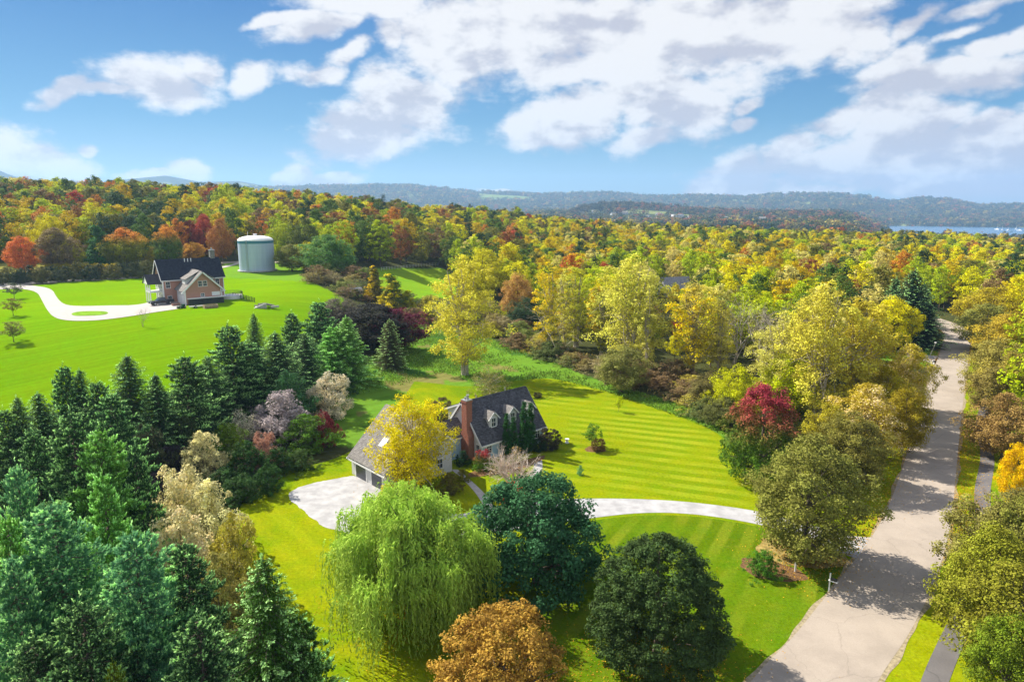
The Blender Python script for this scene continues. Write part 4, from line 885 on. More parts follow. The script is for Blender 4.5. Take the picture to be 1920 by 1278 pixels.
p = at(1063, 830); e = empty('garden_ornament', p, 0, 'small white stone ornament on the lawn right of the round dark bush', 'ornament'); q = MB(); q.cyl(0,0,-.05,.18,.32,10,.26); q.cyl(.0,0,.18,.5,.18,10,.12); q.cyl(0,0,.5,.62,.3,12,.34); q.build('bowl', M['trim'], e)
# split rail fence at the far meadow
pts = [at(u, v) for u, v in ((715,507),(735,505),(757,503),(780,500.5),(800,499),(822,498))]
fo = empty('rail_fence', pts[0], 0, 'long low rail fence at the wood edge of the small far meadow', 'fence'); pm = MB(); rl_ = MB()
for a, b in zip(pts[:-1], pts[1:]):
    nn = 4
    for k_ in range(nn):
        p, q = a.lerp(b, k_/nn), a.lerp(b, (k_+1)/nn); z0, z1 = tz(p.x,p.y)-pts[0].z, tz(q.x,q.y)-pts[0].z; p = p-pts[0]; q = q-pts[0]; MB().box(p.x-.1,p.y-.1,z0-.1,p.x+.1,p.y+.1,z0+1.4).build('fence_post', M['concrete'], fo)
        for h in (.5, 1.15): rl_.slab([(p.x,p.y,z0+h),(q.x,q.y,z1+h),(q.x,q.y-.1,z1+h),(p.x,p.y-.1,z0+h)], .14)
rl_.build('fence_rail', M['concrete'], fo)
# town in the valley
rs = np.random.RandomState(5); nb = 0
TOWN = [(1040,390,76,30,9,0,'long low white building with a flat roof far across the valley'),(1270,409,34,20,12,0,'white block building with a flat roof at the valley town'),(1243,412,40,18,7,0,'low cream building left of the white valley block')]
for (u, v, L, D_, hh, rr0, lab) in TOWN:
    pp = at(u, v); x, y = pp.x, pp.y; h = pp.z
    # stand it where its roof shows
    e = empty('town_building', (x, y, h), .15, lab, 'building')
    top = hh; q = MB(); q.box(-L/2,-D_/2,-3,L/2,D_/2,top-1); q.build('wall', M['wall_white'], e); q = MB(); q.box(-L/2-.5,-D_/2-.5,top-1,L/2+.5,D_/2+.5,top); q.build('roof', M['trim'], e)
    q = MB(); 
    for k_ in range(int(L/5)): q.box(-L/2+1.5+k_*5,-D_/2-.06,top-4.6,-L/2+4.5+k_*5,-D_/2,top-3)
    q.build('window', M['glass'], e)
o0 = MB(); o0.prism([(-5,-4),(5,-4),(5,4),(0,8),(-5,4)], 'x', -8, 8); hwall = o0.build('wall', M['wall_white'], None)
o1 = MB(); o1.slab([(-8.5,-5.6,3.5),(8.5,-5.6,3.5),(8.5,0,8.1),(-8.5,0,8.1)], .3).slab([(-8.5,5.6,3.5),(8.5,5.6,3.5),(8.5,0,8.1),(-8.5,0,8.1)], .3); hroof = o1.build('roof', M['roof_grey_lit'], None)
first = True
ORDN = ['first','second','third','fourth','fifth','sixth','seventh','eighth','ninth','tenth','eleventh','twelfth','thirteenth','fourteenth','fifteenth','sixteenth','seventeenth','eighteenth','nineteenth','twentieth']
for k_, (u, v) in enumerate(sorted([(1115,399),(1150,403),(1172,401),(1198,406),(1215,409),(1292,410),(1308,406),(1330,411),(1348,407),(1385,409),(1430,412),(1405,404),(1090,402),(1235,404),(1362,412),(1460,412),(1500,410),(1530,414)])):
    pp = at(u, v); e = empty('town_house', pp, rs.rand()*3, 'small pale gabled house of the valley town, %s from the left' % ORDN[k_], 'house', 'small houses in the valley town')
    for src in (hwall, hroof):
        c_ = src if first else src.copy()
        if not first: col.objects.link(c_)
        c_.parent = e
    first = False; e.scale = (1.25, 1.25, 1.15)
# boats at the far shore
bt = None
for k_ in range(9):
    u = 1838 + k_*11 + rs.rand()*5; azm = math.atan2(u-960, F*cp); rr0 = 3250 + rs.rand()*250; e = empty('sailboat', (rr0*math.sin(azm), rr0*math.cos(azm), -60), rs.rand()*3, 'tiny white boat moored on the blue lake, %s from the left' % ORDN[k_], 'boat', 'boats moored on the lake')
    if bt is None:
        q = MB(); q.prism([(-9,.0),(9,0),(11,2.2),(-9,2.2)], 'y', -2.2, 2.2); b0 = q.build('hull', M['trim'], e); q = MB(); q.box(-4,-1.6,2.2,3,1.6,4.2); b1 = q.build('cabin', M['trim'], e); q = MB(); q.cyl(0,0,4.2,16,.25,6); b2 = q.build('mast', M['trim'], e); bt = (b0, b1, b2)
    else:
        for src in bt: c_ = src.copy(); col.objects.link(c_); c_.parent = e
# ------------------------------------------------------------------ planting
PAL = dict(gold=(.46,.31,.012), yellow=(.52,.47,.02), pale=(.50,.46,.12), lime=(.34,.40,.015), olive=(.20,.19,.03), green=(.085,.17,.02), dark=(.035,.085,.02),
           deep=(.02,.055,.02), orange=(.50,.19,.03), red=(.42,.06,.035), rust=(.30,.13,.04), brown=(.24,.16,.06), burg=(.085,.02,.035), blue=(.13,.31,.155), spruce=(.16,.35,.06),
           darkspruce=(.05,.12,.045), silver=(.52,.49,.36), lilac=(.36,.31,.31), cream=(.62,.57,.30), tan=(.36,.27,.11), willow=(.31,.43,.07), teal=(.045,.125,.055), pink=(.38,.22,.15))
LIB = {}
def crown_lib(key, seed, H, z0, Rr, kind, clumps, per, leaf, cr, r0=.2, nl=12, bark=BARK, lmat=LEAF, **k):
    st = {q: k.pop(q) for q in ('stems', 'spread') if q in k}
    V, Fq, at_, C = crown(seed, z0, H, Rr, kind, clumps, per, leaf, cr, **k)
    cm = npmesh('crown_' + key, V, Fq, [lmat], attrs=at_)
    TV, TF = limbs(seed, H, z0, C, r0, nl, **st); tm = npmesh('trunk_' + key, TV, TF, [bark], smooth=True)
    LIB[key] = (cm, tm, H, Rr); return LIB[key]
def spruce_lib(key, seed, H, Rr, **k):
    V, Fq, at_, TV, TF = spruce(seed, H, Rr, **k); LIB[key] = (npmesh('needles_' + key, V, Fq, [NEEDLE], attrs=at_), npmesh('trunk_' + key, TV, TF, [BARK], smooth=True), H, Rr)
def tufted_lib(key, seed, H, Rr, **k):
    V, Fq, at_, TV, TF = spruce_tufted(seed, H, Rr, **k); LIB[key] = (npmesh('needles_' + key, V, Fq, [NEEDLE], attrs=at_), npmesh('trunk_' + key, TV, TF, [BARK], smooth=True), H, Rr)
occupied = []
rsR = np.random.RandomState(99)
def plant(key, p, H, Rr, color, name, label, cat='tree', group=None, lmat=None, crownname='crown', rot=None):
    cm, tm, h0, r0 = LIB[key]
    if lmat:
        k2 = cm.name + lmat.name
        if k2 in bpy.data.meshes: cm = bpy.data.meshes[k2]
        else: cm = cm.copy(); cm.name = k2; cm.materials[0] = lmat
    e = empty(name, p, rsR.rand()*6.28 if rot is None else rot, label, cat, group); e.scale = (Rr/r0, Rr/r0, H/h0)
    link('trunk', tm, e); c = link(crownname, cm, e, color=PAL[color] if isinstance(color, str) else color)
    occupied.append((p[0], p[1], Rr)); return e
def put(key, u, vt, H, wpx, color, name, label, cat='tree', group=None, **k):
    """plant it where its top is seen at (u, vt) for a height H; wpx is its width in the photograph"""
    p = at(u, vt, H); return plant(key, p, H, wpx*.5*depth(p)/F*1.0, color, name, label, cat, group, **k)
def putb(key, u, vb, vt, wpx, color, name, label, cat='tree', group=None, **k):
    """base seen at (u, vb), top at (u, vt)"""
    p = at(u, vb); d = ray(u, vt); hr = math.hypot(p.x, p.y) ; H = CAM_H + d.z/math.hypot(d.x, d.y)*hr - p.z
    return plant(key, p, H, wpx*.5*depth(p)/F, color, name, label, cat, group, **k)
# near kinds
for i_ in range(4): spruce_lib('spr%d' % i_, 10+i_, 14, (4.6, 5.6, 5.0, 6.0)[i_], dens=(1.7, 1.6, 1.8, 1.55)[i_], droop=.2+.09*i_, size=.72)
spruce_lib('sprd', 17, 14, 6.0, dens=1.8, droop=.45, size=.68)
for i_ in range(3): crown_lib('rnd%d' % i_, 30+i_, 10, 1.2, 4.4, 'oval', 330, 95, .235, .9, r0=.2, nl=16, lump=.19)
for i_ in range(2): crown_lib('vase%d' % i_, 40+i_, 18, 3.0, 3.7, 'vase', 300, 56, .27, .75, gap=.2, r0=.42, nl=30, bark=PALEBARK, stems=3, spread=.07, fill=.55, lump=.2)
for i_ in range(3): crown_lib('pop%d' % i_, 47+i_, 18, 1.5, 2.7, 'oval', 240, 46, .25, .62, r0=.32, nl=26, bark=PALEBARK, stems=2, spread=.04, fill=.6, lump=.26, gap=.15)
crown_lib('ash', 44, 18, 2.2, 5.2, 'oval', 380, 66, .28, .95, r0=.45, nl=30, bark=PALEBARK, stems=3, spread=.1, fill=.5, lump=.24, gap=.3)
for i_ in range(3): crown_lib('bush%d' % i_, 50+i_, 3.2, .05, 2.1, 'dome', 190, 60, .14, .36, r0=.05, nl=14, lump=.26, fill=.5, gap=.7)
crown_lib('wisp', 55, 3.2, .05, 2.1, 'dome', 200, 22, .13, .42, r0=.05, nl=40, lump=.15, fill=.6, bark=PALEBARK)
crown_lib('ball', 56, 2, .0, 1.1, 'ball', 200, 40, .11, .2, r0=.04, nl=4, lump=.02, fill=.22)
crown_lib('col', 57, 6, .05, .62, 'column', 260, 40, .14, .22, r0=.06, nl=4, lump=.05, fill=.3, asp=.5)
crown_lib('ivy0', 58, 10, .2, 2.2, 'column', 260, 50, .3, .55, r0=.2, nl=8, lump=.2, fill=.35)
crown_lib('young', 59, 3.6, 1.1, 1.2, 'round', 70, 30, .16, .32, r0=.045, nl=14, fill=.5)
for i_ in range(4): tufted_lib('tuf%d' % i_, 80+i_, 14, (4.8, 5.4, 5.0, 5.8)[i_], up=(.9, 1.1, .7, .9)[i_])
# ---- hero trees, each of its own growth
V, Fq, at_, E_ = willow(3, 11.5, 7.2, 170, 34); LIB['willow'] = (npmesh('crown_willow', V, Fq, [LEAF], attrs=at_), None, 11.5, 7.2)
TV, TF = limbs(3, 11, 3, E_, .5, 40, stems=2, spread=.05); LIB['willow'] = (LIB['willow'][0], npmesh('trunk_willow', TV, TF, [BARK], smooth=True), 11.5, 7.2)
crown_lib('maple_teal', 61, 9.5, .9, 6.2, 'dome', 420, 120, .26, .95, r0=.35, nl=20, lump=.12, fill=.3, asp=.8)
crown_lib('oval_dark', 62, 9.5, .15, 5.0, 'egg', 760, 90, .19, .5, r0=.3, nl=4, lump=.04, fill=.2, gap=3)
crown_lib('golden', 63, 8, .6, 5.2, 'dome', 520, 80, .22, .65, r0=.3, nl=12, lump=.10, fill=.3)
crown_lib('linden', 64, 12, 1.0, 5.0, 'oval', 420, 120, .23, .95, r0=.32, nl=18, lump=.15, droop=.5)
crown_lib('locust', 65, 11, 1.6, 5.2, 'round', 400, 66, .23, .85, r0=.3, nl=34, lump=.2, fill=.5, gap=1.0, bark=PALEBARK)
crown_lib('redtop', 66, 10, .8, 4.2, 'egg', 460, 80, .22, .7, r0=.26, nl=16, lump=.08, fill=.3, lmat=LEAF_RED)
put('willow', 762, 921, 11.5, 322, 'willow', 'weeping_willow', 'large weeping willow with trailing bright green strands in front of the gravel apron', crownname='crown')
put('maple_teal', 1005, 902, 10.0, 246, 'teal', 'maple_tree', 'dense dark blue green maple right of the willow, in front of the bare white shrub')
put('oval_dark', 1241, 1008, 9.8, 244, (.05,.085,.025), 'linden_tree', 'dark green egg shaped tree standing alone on the striped lawn inside the drive curve')
put('golden', 938, 1152, 7.6, 262, (.34,.22,.045), 'maple_tree', 'golden orange round crown at the bottom edge right of the willow')
putb('linden', 1508, 1046, 822, 196, (.20,.205,.045), 'linden_tree', 'tall olive green linden standing at the drive mouth above the mailbox')
putb('redtop', 1424, 899, 722, 142, 'green', 'maple_tree', 'green maple with crimson red top at the right edge of the striped lawn')
put('locust', 770, 750, 11.5, 150, (.52,.43,.015), 'locust_tree', 'loose golden yellow tree standing in front of the garage roof')
# bare shrub before the house
TV, TF = barebush(4, 5.3, 5.4, 13, 5, .13); bb = empty('bare_shrub', at(960, 915), .4, 'leafless white branched shrub in front of the house between chimney and cypresses', 'shrub')
o = link('branches', npmesh('bare_shrub_branches', TV, TF, [mat('bleached_bark', (.62,.52,.45), .8)], smooth=True), bb)
V, Fq, at_, _ = crown(71, 1.0, 5.0, 3.0, 'dome', 60, 10, .16, .6, fill=.5); link('leaves', npmesh('bare_shrub_leaves', V, Fq, [LEAF], attrs=at_), bb, color=PAL['tan'])
def at0(x): return x
# ---- foundation planting
for k_, (u, vb, vt, w_, lab) in enumerate([(950,857,772,17,'shortest pointed cypress before the left dormer'),(963,853,779,17,'pointed cypress second from the left before the dormers'),(983,848,750,21,'tall pointed cypress, left one of the close tall pair'),(994,845,752,21,'tall pointed cypress, right one of the close tall pair')]):
    putb('col', u, vb, vt, w_, (.03,.10,.025), 'cypress_tree', 'dark green ' + lab, 'cypress', 'narrow cypresses before the house front', crownname='foliage')
def shrub(key, u, vb, vt, w_, color, label, group=None, **k): return putb(key, u, vb, vt, w_, color, 'shrub', label, 'shrub', group, crownname='foliage', **k)
shrub('ball', 1030, 842, 803, 42, (.05,.045,.03), 'round clipped dark purple bush at the right corner of the white house')
shrub('ball', 1011, 846, 822, 30, (.03,.06,.03), 'low dark bush between the tall cypress pair and the round purple bush')
shrub('bush0', 905, 880, 842, 46, 'green', 'red topped bush at the foot of the brick chimney', lmat=LEAF_RED)
shrub('bush1', 868, 872, 845, 30, 'deep', 'dark low bush in the corner left of the brick chimney')
shrub('bush1', 868, 900, 880, 30, 'olive', 'low olive plants beside the narrow walk')
shrub('bush2', 842, 925, 888, 44, (.14,.12,.03), 'brown green bush at the garage corner beside the walk')
shrub('ball', 829, 790, 746, 42, (.12,.10,.04), 'round brown green bush behind the house left of the dormer roof')
shrub('wisp', 918, 738, 687, 76, (.24,.23,.07), 'rounded pale olive bush behind the house ridge')
shrub('ball', 1008, 745, 735, 16, (.08,.07,.04), 'small brown bush behind the right end of the roof')
shrub('bush2', 1432, 1078, 1034, 62, (.07,.17,.02), 'low bright green yew in its mulch bed on the curved lawn')
shrub('bush0', 728, 940, 905, 40, 'yellow', 'small yellow bush at the garage door beside the apron')
shrub('bush1', 690, 1185, 1120, 90, 'lime', 'yellow green undergrowth bush below the willow at the lawn edge') if False else None
shrub('ball', 1122, 846, 822, 27, (.13,.08,.03), 'small brown ball bush beside the little lawn tree')
putb('young', 1110, 838, 796, 34, 'green', 'young_tree', 'small bushy green tree in a mulch bed on the striped lawn')
putb('young', 1160, 772, 744, 15, 'lime', 'young_tree', 'tiny slender tree near the far edge of the striped lawn')
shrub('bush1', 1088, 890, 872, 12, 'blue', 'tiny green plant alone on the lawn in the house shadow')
shrub('bush2', 960, 945, 905, 60, 'red', 'red leaved bush behind the blue green maple', None)
# ---- the dark spruce screen along the hill lawn
SPR = [(598,563,14,78,'darkspruce'),(648,592,13,84,'spruce'),(546,584,14,72,'darkspruce'),(515,622,13,96,'darkspruce'),(475,586,12,44,'darkspruce'),(428,606,15.5,104,'darkspruce'),(624,610,11,90,'spruce'),
       (345,664,14.5,120,'darkspruce'),(236,664,15,120,'darkspruce'),(118,682,14,76,'darkspruce'),(148,690,13.5,70,'darkspruce'),(30,742,13,90,'darkspruce'),(205,735,14,110,'darkspruce'),(70,735,12,90,'darkspruce'),(570,622,12,80,'darkspruce'),(468,640,12,90,'darkspruce'),(388,668,12,90,'darkspruce'),(290,700,13,90,'darkspruce'),(180,712,13,80,'darkspruce'),(5,765,12,80,'darkspruce')]
WORDS = ['first','second','third','fourth','fifth','sixth','seventh','eighth','ninth','tenth','eleventh','twelfth','thirteenth','fourteenth','fifteenth','sixteenth','seventeenth','eighteenth','nineteenth','twentieth']
for i_, q in enumerate(sorted(SPR)):
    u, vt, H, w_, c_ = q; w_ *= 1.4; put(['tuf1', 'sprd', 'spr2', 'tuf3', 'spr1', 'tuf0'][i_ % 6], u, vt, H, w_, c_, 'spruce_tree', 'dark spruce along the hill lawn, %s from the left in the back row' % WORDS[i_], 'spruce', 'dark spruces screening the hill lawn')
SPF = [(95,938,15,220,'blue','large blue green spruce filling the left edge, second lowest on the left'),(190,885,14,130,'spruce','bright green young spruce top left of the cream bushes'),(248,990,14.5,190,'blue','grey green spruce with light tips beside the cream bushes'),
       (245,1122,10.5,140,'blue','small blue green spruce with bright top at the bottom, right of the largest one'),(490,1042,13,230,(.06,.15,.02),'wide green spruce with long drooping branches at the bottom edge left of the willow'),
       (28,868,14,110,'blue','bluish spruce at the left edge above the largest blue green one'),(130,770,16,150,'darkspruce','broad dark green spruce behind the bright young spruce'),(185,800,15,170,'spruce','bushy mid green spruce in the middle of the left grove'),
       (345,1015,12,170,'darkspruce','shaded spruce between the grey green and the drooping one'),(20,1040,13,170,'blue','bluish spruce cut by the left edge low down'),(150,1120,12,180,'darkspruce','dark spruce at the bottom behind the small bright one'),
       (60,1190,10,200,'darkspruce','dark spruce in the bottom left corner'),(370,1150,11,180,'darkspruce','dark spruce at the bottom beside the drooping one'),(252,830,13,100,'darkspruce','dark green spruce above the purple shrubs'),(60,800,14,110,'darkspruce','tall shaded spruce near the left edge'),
       (210,1235,9,90,(.25,.30,.02),'yellowish small spruce top at the bottom edge'),(10,960,14,120,'spruce','green spruce at the left edge beside the largest one'),(560,1150,9,150,(.06,.14,.02),'short green spruce between the drooping one and the willow')]
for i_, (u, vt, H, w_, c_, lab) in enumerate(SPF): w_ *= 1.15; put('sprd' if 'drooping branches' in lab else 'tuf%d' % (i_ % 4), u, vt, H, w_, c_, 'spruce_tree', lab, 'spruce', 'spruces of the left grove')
putb('spr1', 733, 690, 598, 78, (.08,.09,.03), 'cedar_tree', 'brownish green cedar in front of the purple maples', 'cedar')
put('rnd0', 690, 572, 10, 150, (.03,.03,.025), 'maple_tree', 'very dark purple green maple, left of the purple pair above the meadow')
put('rnd1', 745, 580, 9.5, 110, (.12,.02,.04), 'maple_tree', 'dark burgundy maple, right of the purple pair above the meadow')
put('rnd2', 635, 560, 9, 80, (.14,.12,.09), 'maple_tree', 'greyish dull tree left behind the dark purple maples')
# ---- hedgerow of shrubs between spruces and lawn
for (key, u, vb, vt, w_, c_, lab, lm) in [
    ('bush0',615,782,700,96,'silver','silvery pink tipped shrub at the top of the hedgerow',LEAF_PINK),('bush1',532,830,735,116,'lilac','large silvery lilac shrub in the hedgerow',None),('bush2',575,845,780,100,'green','mid green shrub beside the dark red bush',None),
    ('bush0',612,832,770,52,(.16,.03,.03),'dark red bush at the lawn side of the hedgerow',None),('wisp',455,835,770,70,'silver','pale whitish shrub top behind the green hedgerow shrubs',None),('bush1',430,865,795,80,(.12,.2,.02),'green and yellow shrub in the middle of the hedgerow',None),
    ('bush2',465,900,830,80,'dark','dark green shrub in the hedgerow',None),('bush0',492,880,812,70,'pink','pinkish shrub in the hedgerow above the lawn corner',None),('bush1',520,885,840,70,'dark','low dark green shrub at the lawn corner',None),
    ('bush2',385,905,812,84,'cream','cream yellow tall shrub left of the green ones',None),('bush0',345,1010,870,130,'cream','large cream white shrub nearest the spruces',LEAF_PINK),('bush1',400,1030,905,120,'cream','large pale yellow shrub at the lawn edge',None),
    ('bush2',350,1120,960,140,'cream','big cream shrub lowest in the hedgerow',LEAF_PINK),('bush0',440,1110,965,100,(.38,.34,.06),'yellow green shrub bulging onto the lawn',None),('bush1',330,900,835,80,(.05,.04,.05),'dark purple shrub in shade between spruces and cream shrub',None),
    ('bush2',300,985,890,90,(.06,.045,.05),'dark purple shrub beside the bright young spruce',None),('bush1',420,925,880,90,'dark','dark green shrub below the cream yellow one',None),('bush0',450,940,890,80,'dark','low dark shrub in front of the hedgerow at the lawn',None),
    ('bush2',415,1190,1040,110,(.30,.28,.08),'olive cream shrub above the drooping spruce',None),('bush1',640,735,700,50,'dark','small dark shrub at the upper end of the hedgerow',None),('wisp',500,800,755,80,'lilac','thin grey lilac shrub below the spruces',None),
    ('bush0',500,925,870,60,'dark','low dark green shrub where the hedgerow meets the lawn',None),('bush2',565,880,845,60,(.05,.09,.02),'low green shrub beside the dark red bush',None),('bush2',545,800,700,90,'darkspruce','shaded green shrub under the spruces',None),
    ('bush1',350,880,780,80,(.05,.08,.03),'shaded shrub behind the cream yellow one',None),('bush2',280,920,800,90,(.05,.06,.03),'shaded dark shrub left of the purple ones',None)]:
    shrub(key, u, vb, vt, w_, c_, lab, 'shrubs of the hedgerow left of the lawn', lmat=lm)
# ---- poplars and ashes above the meadow
for (key, u, vb, vt, w_, c_, lab, lm) in [
    ('ash',872,702,482,140,(.53,.49,.06),'tall pale yellow tree with dark bare stems alone in the meadow',None),('pop0',1028,664,492,66,(.48,.46,.05),'tall yellow tree with vine wrapped trunk, left of the trio',LEAF_GOLD),
    ('pop1',1080,650,498,72,(.44,.45,.05),'tall yellow green tree in the middle of the trio',None),('ash',1182,692,478,146,(.53,.52,.09),'tallest yellow poplar with pale leaning trunks',None),
    ('vase1',1300,715,532,108,(.52,.46,.10),'golden poplar with bright vine on its trunk',LEAF_GOLD),('pop2',1128,665,535,62,(.30,.30,.04),'olive yellow tree behind the tallest poplar',None),
    ('ash',1530,795,528,150,(.51,.47,.07),'massive golden yellow tree left of the road',None),('vase1',1598,790,560,120,(.48,.42,.05),'tall golden tree right against the massive one',None),('pop0',1058,655,505,50,(.50,.48,.10),'slim pale poplar inside the yellow trio',None),('pop2',1212,705,520,50,(.50,.49,.10),'slim pale poplar close against the tallest one on its right',None),('pop1',1345,715,560,60,(.48,.44,.10),'slim straw poplar left of the bare pair',None),('pop2',1495,770,560,70,(.50,.47,.09),'slim pale poplar left against the massive golden tree',None),('ash',1460,770,585,130,(.42,.39,.09),'thin leaved tree left of the massive golden one',None),('vase0',1620,770,600,110,(.36,.31,.03),'golden tree between the massive one and the road',None),
    ('rnd0',1480,780,668,110,(.40,.44,.01),'bright yellow green tree above the red topped maple',None),('rnd1',1378,790,690,90,(.40,.42,.02),'yellow green small tree left of the red topped maple',None),
    ('rnd2',1668,655,560,90,(.58,.52,.01),'bright yellow tree beside the dark spruces at the road bend',None),('spr0',1700,650,505,110,(.02,.06,.03),'spr',None),('sprd',1733,652,568,80,(.02,.045,.03),'spr2',None),('spr2',1668,640,520,90,(.03,.09,.03),'spr3',None),('sprd',1720,640,530,100,(.03,.07,.03),'spr4',None),
    ('rnd0',1700,770,650,84,(.48,.42,.03),'yellow roadside tree with pinkish top overhanging the road',LEAF_PINK),('rnd1',1655,800,690,80,(.32,.28,.02),'olive yellow tree behind the roadside one',None),('rnd2',1690,850,730,90,(.25,.21,.02),'olive roadside tree in shade left of the road',None),
    ('rnd0',1612,860,722,120,(.46,.38,.04),'orange tipped yellow tree behind the olive linden',LEAF_PINK),('linden',1585,905,775,140,(.19,.18,.04),'olive green tree right behind the drive mouth linden',None),('rnd1',1545,880,760,90,(.33,.30,.03),'golden bush like tree behind the linden',None),
    ('rnd1',1355,800,745,80,(.12,.13,.04),'dull green tree under the yellow green small tree',None),('rnd2',1325,770,700,70,(.16,.14,.05),'brown green tree at the meadow edge',None),('rnd2',1165,735,650,90,(.22,.22,.06),'grey olive shrub tree in front of the tallest poplar',None),
    ('ivy0',703,565,500,36,(.16,.15,.03),'vine covered stump tree, left of the two beside the far meadow',LEAF_GOLD),('ivy0',735,582,515,52,(.12,.17,.03),'vine covered dark tree, right of the two beside the far meadow',LEAF_GOLD),('ivy0',764,588,545,36,(.34,.34,.02),'yellow vine covered mound beside the burgundy maple',None),
    ('ivy0',800,605,560,26,(.30,.28,.03),'narrow vine covered stem at the far meadow corner',None),('rnd0',612,512,442,96,(.13,.24,.06),'round blue green willow like tree beyond the lawn crest',None),('rnd1',578,505,455,50,'yellow','yellow tree beside the round blue green one',None),
    ('rnd2',970,600,515,60,(.42,.27,.08),'orange pink tree behind the pale yellow meadow tree',None),('rnd1',985,620,560,60,(.05,.09,.04),'dark green round bush tree under the orange pink one',None),('rnd1',905,560,470,100,(.46,.42,.02),'yellow lime tree behind the meadow tree',None)]:
    if lab.startswith('spr'): nm, cat, lab = 'spruce_tree', 'spruce', {'spr': 'dark spruce at the road bend behind the bright yellow tree', 'spr2': 'black green wide spruce standing right at the bend of the road', 'spr3': 'green spruce behind the bright yellow tree near the bend', 'spr4': 'dark layered spruce in the middle of the road bend group'}[lab]
    else: nm, cat = ('poplar_tree' if key[:3] in ('vas', 'pop') else 'broadleaf_tree'), 'tree'
    putb(key, u, vb, vt, w_, c_, nm, lab, cat, None, lmat=lm)
for u, vb, vt, w_, lab in ((1375,700,560,60,'white barked bare birch, left of the bare pair in the wood'),(1428,715,570,70,'grey bare tree, right of the bare pair in the wood'),(268,612,578,26,'small leafless tree on the hill lawn below the pale drive'),(1450,745,590,90,'pale leafless tree left of the massive golden tree')):
    p = at(u, vb); Hh = CAM_H + ray(u, vt).z/math.hypot(ray(u, vt).x, ray(u, vt).y)*math.hypot(p.x, p.y) - p.z
    k2 = 'bare'; 
    if k2 not in LIB: TV, TF = barebush(9, 14, 3.2, 3, 5, .16); LIB[k2] = npmesh('bare_tree', TV, TF, [PALEBARK], smooth=True)
    e = empty('bare_tree', p, u, lab, 'tree'); e.scale = (Hh/14,)*3; link('branches', LIB[k2], e); occupied.append((p.x, p.y, 3))
# three little trees at the left edge of the hill lawn
for u, vb, vt, w_, c_, lab in ((26,641,604,42,(.16,.15,.04),'small round tree with mulch ring, lowest of the three at the left edge'),(25,592,560,30,(.20,.17,.04),'small tree, middle one of the three at the left edge'),(27,560,531,30,(.08,.10,.06),'small dark tree beside the pale drive, top one of the three at the left edge')):
    putb('young', u, vb, vt, w_, c_, 'young_tree', lab)
# ---- right of the road
for i_, (key, u, vt, H, w_, c_, lab) in enumerate([('linden',1905,925,10,200,(.20,.19,.05),'olive grey tree right of the road above the yellow green bush'),('rnd0',1880,1000,9,170,(.21,.22,.025),'yellow green tree beside the footpath, lower right'),('rnd1',1925,1060,9,210,(.19,.20,.025),'yellow green bushy tree in the lower right corner'),
    ('rnd2',1905,1160,7,140,(.15,.20,.02),'green bush tree at the bottom right beside the path'),('rnd1',1895,742,9,120,(.26,.18,.06),'brown leaved round tree right of the road'),('rnd0',1915,835,7.5,60,(.60,.40,.02),'bright gold small tree at the right edge'),
    ('rnd2',1880,640,10,110,(.27,.24,.06),'olive tree right of the road, third from its bend'),('rnd0',1856,572,11,100,(.22,.22,.05),'olive tree at the road bend on its right side'),('rnd1',1865,540,12,110,(.36,.30,.03),'yellowish tree behind the road bend'),
    ('rnd2',1905,590,11,110,(.38,.30,.04),'golden olive tree at the right edge by the bend'),('rnd1',1905,665,10,110,(.30,.24,.05),'golden brown tree at the right edge'),('rnd0',1868,690,8,84,(.24,.20,.06),'low olive brown tree overhanging the path'),('rnd2',1915,940,10,120,(.20,.20,.04),'olive tree cut by the right edge')]):
    put(key, u, vt, H, w_, c_, 'roadside_tree', lab, 'tree', 'trees right of the road')
# ---- hedge and orange tree at the left
for (key, u, vb, vt, w_, c_, lab, lm) in [('rnd0',47,512,445,58,(.55,.22,.06),'bright orange maple behind the white post',None),('rnd1',238,500,430,76,(.22,.24,.02),'green maple with orange right side left of the tan house',LEAF_ORANGE),('ivy0',188,500,424,44,(.06,.16,.04),'narrow dark green tree behind the hedge',None),
    ('rnd2',98,500,404,60,'yellow','tall yellow tree behind the hedge, left',None),('rnd0',112,508,430,70,(.22,.17,.08),'grey brown tree behind the hedge',None),('rnd1',145,500,456,26,(.38,.38,.02),'small yellow green tree at the hedge',None),('rnd2',362,490,455,44,(.58,.34,.06),'small peach orange tree above the tan house roof',None),
    ('rnd1',418,490,412,46,(.34,.16,.05),'orange green maple right behind the tan house chimney',None),('rnd0',385,480,404,44,(.40,.09,.06),'red maple behind the tan house roof',None),('rnd2',318,500,425,50,(.10,.16,.03),'green tree with orange top left behind the tan house',LEAF_ORANGE),('rnd0',360,480,415,40,(.25,.07,.05),'dark red maple left beside the red one',None),
    ('rnd1',575,500,412,60,(.10,.12,.03),'dark green round tree right of the water tank',None),('rnd2',535,490,418,60,(.32,.36,.02),'lime green tree touching the water tank on its right',None),('rnd0',548,508,460,56,(.20,.20,.05),'olive tree in front right of the water tank',None),('rnd1',292,500,464,30,(.30,.26,.03),'small olive gold tree left of the tan house',None)]:
    putb(key, u, vb, vt, w_, c_, 'maple_tree' if 'maple' in lab else 'broadleaf_tree', lab, 'tree', None, lmat=lm)
hg = []
for i_, u in enumerate(range(-30, 300, 22)):
    vb = 530 - .045*u + (3 if i_ % 2 else 0); 
    shrub('bush%d' % (i_ % 3), u, vb, vb - 26 - 6*rsR.rand(), 36, [(.03,.05,.025),(.05,.06,.025),(.10,.10,.03)][i_ % 3], 'dark hedge shrub above the pale lane, %s from the left' % WORDS[i_], 'hedge shrubs along the lane at the left')
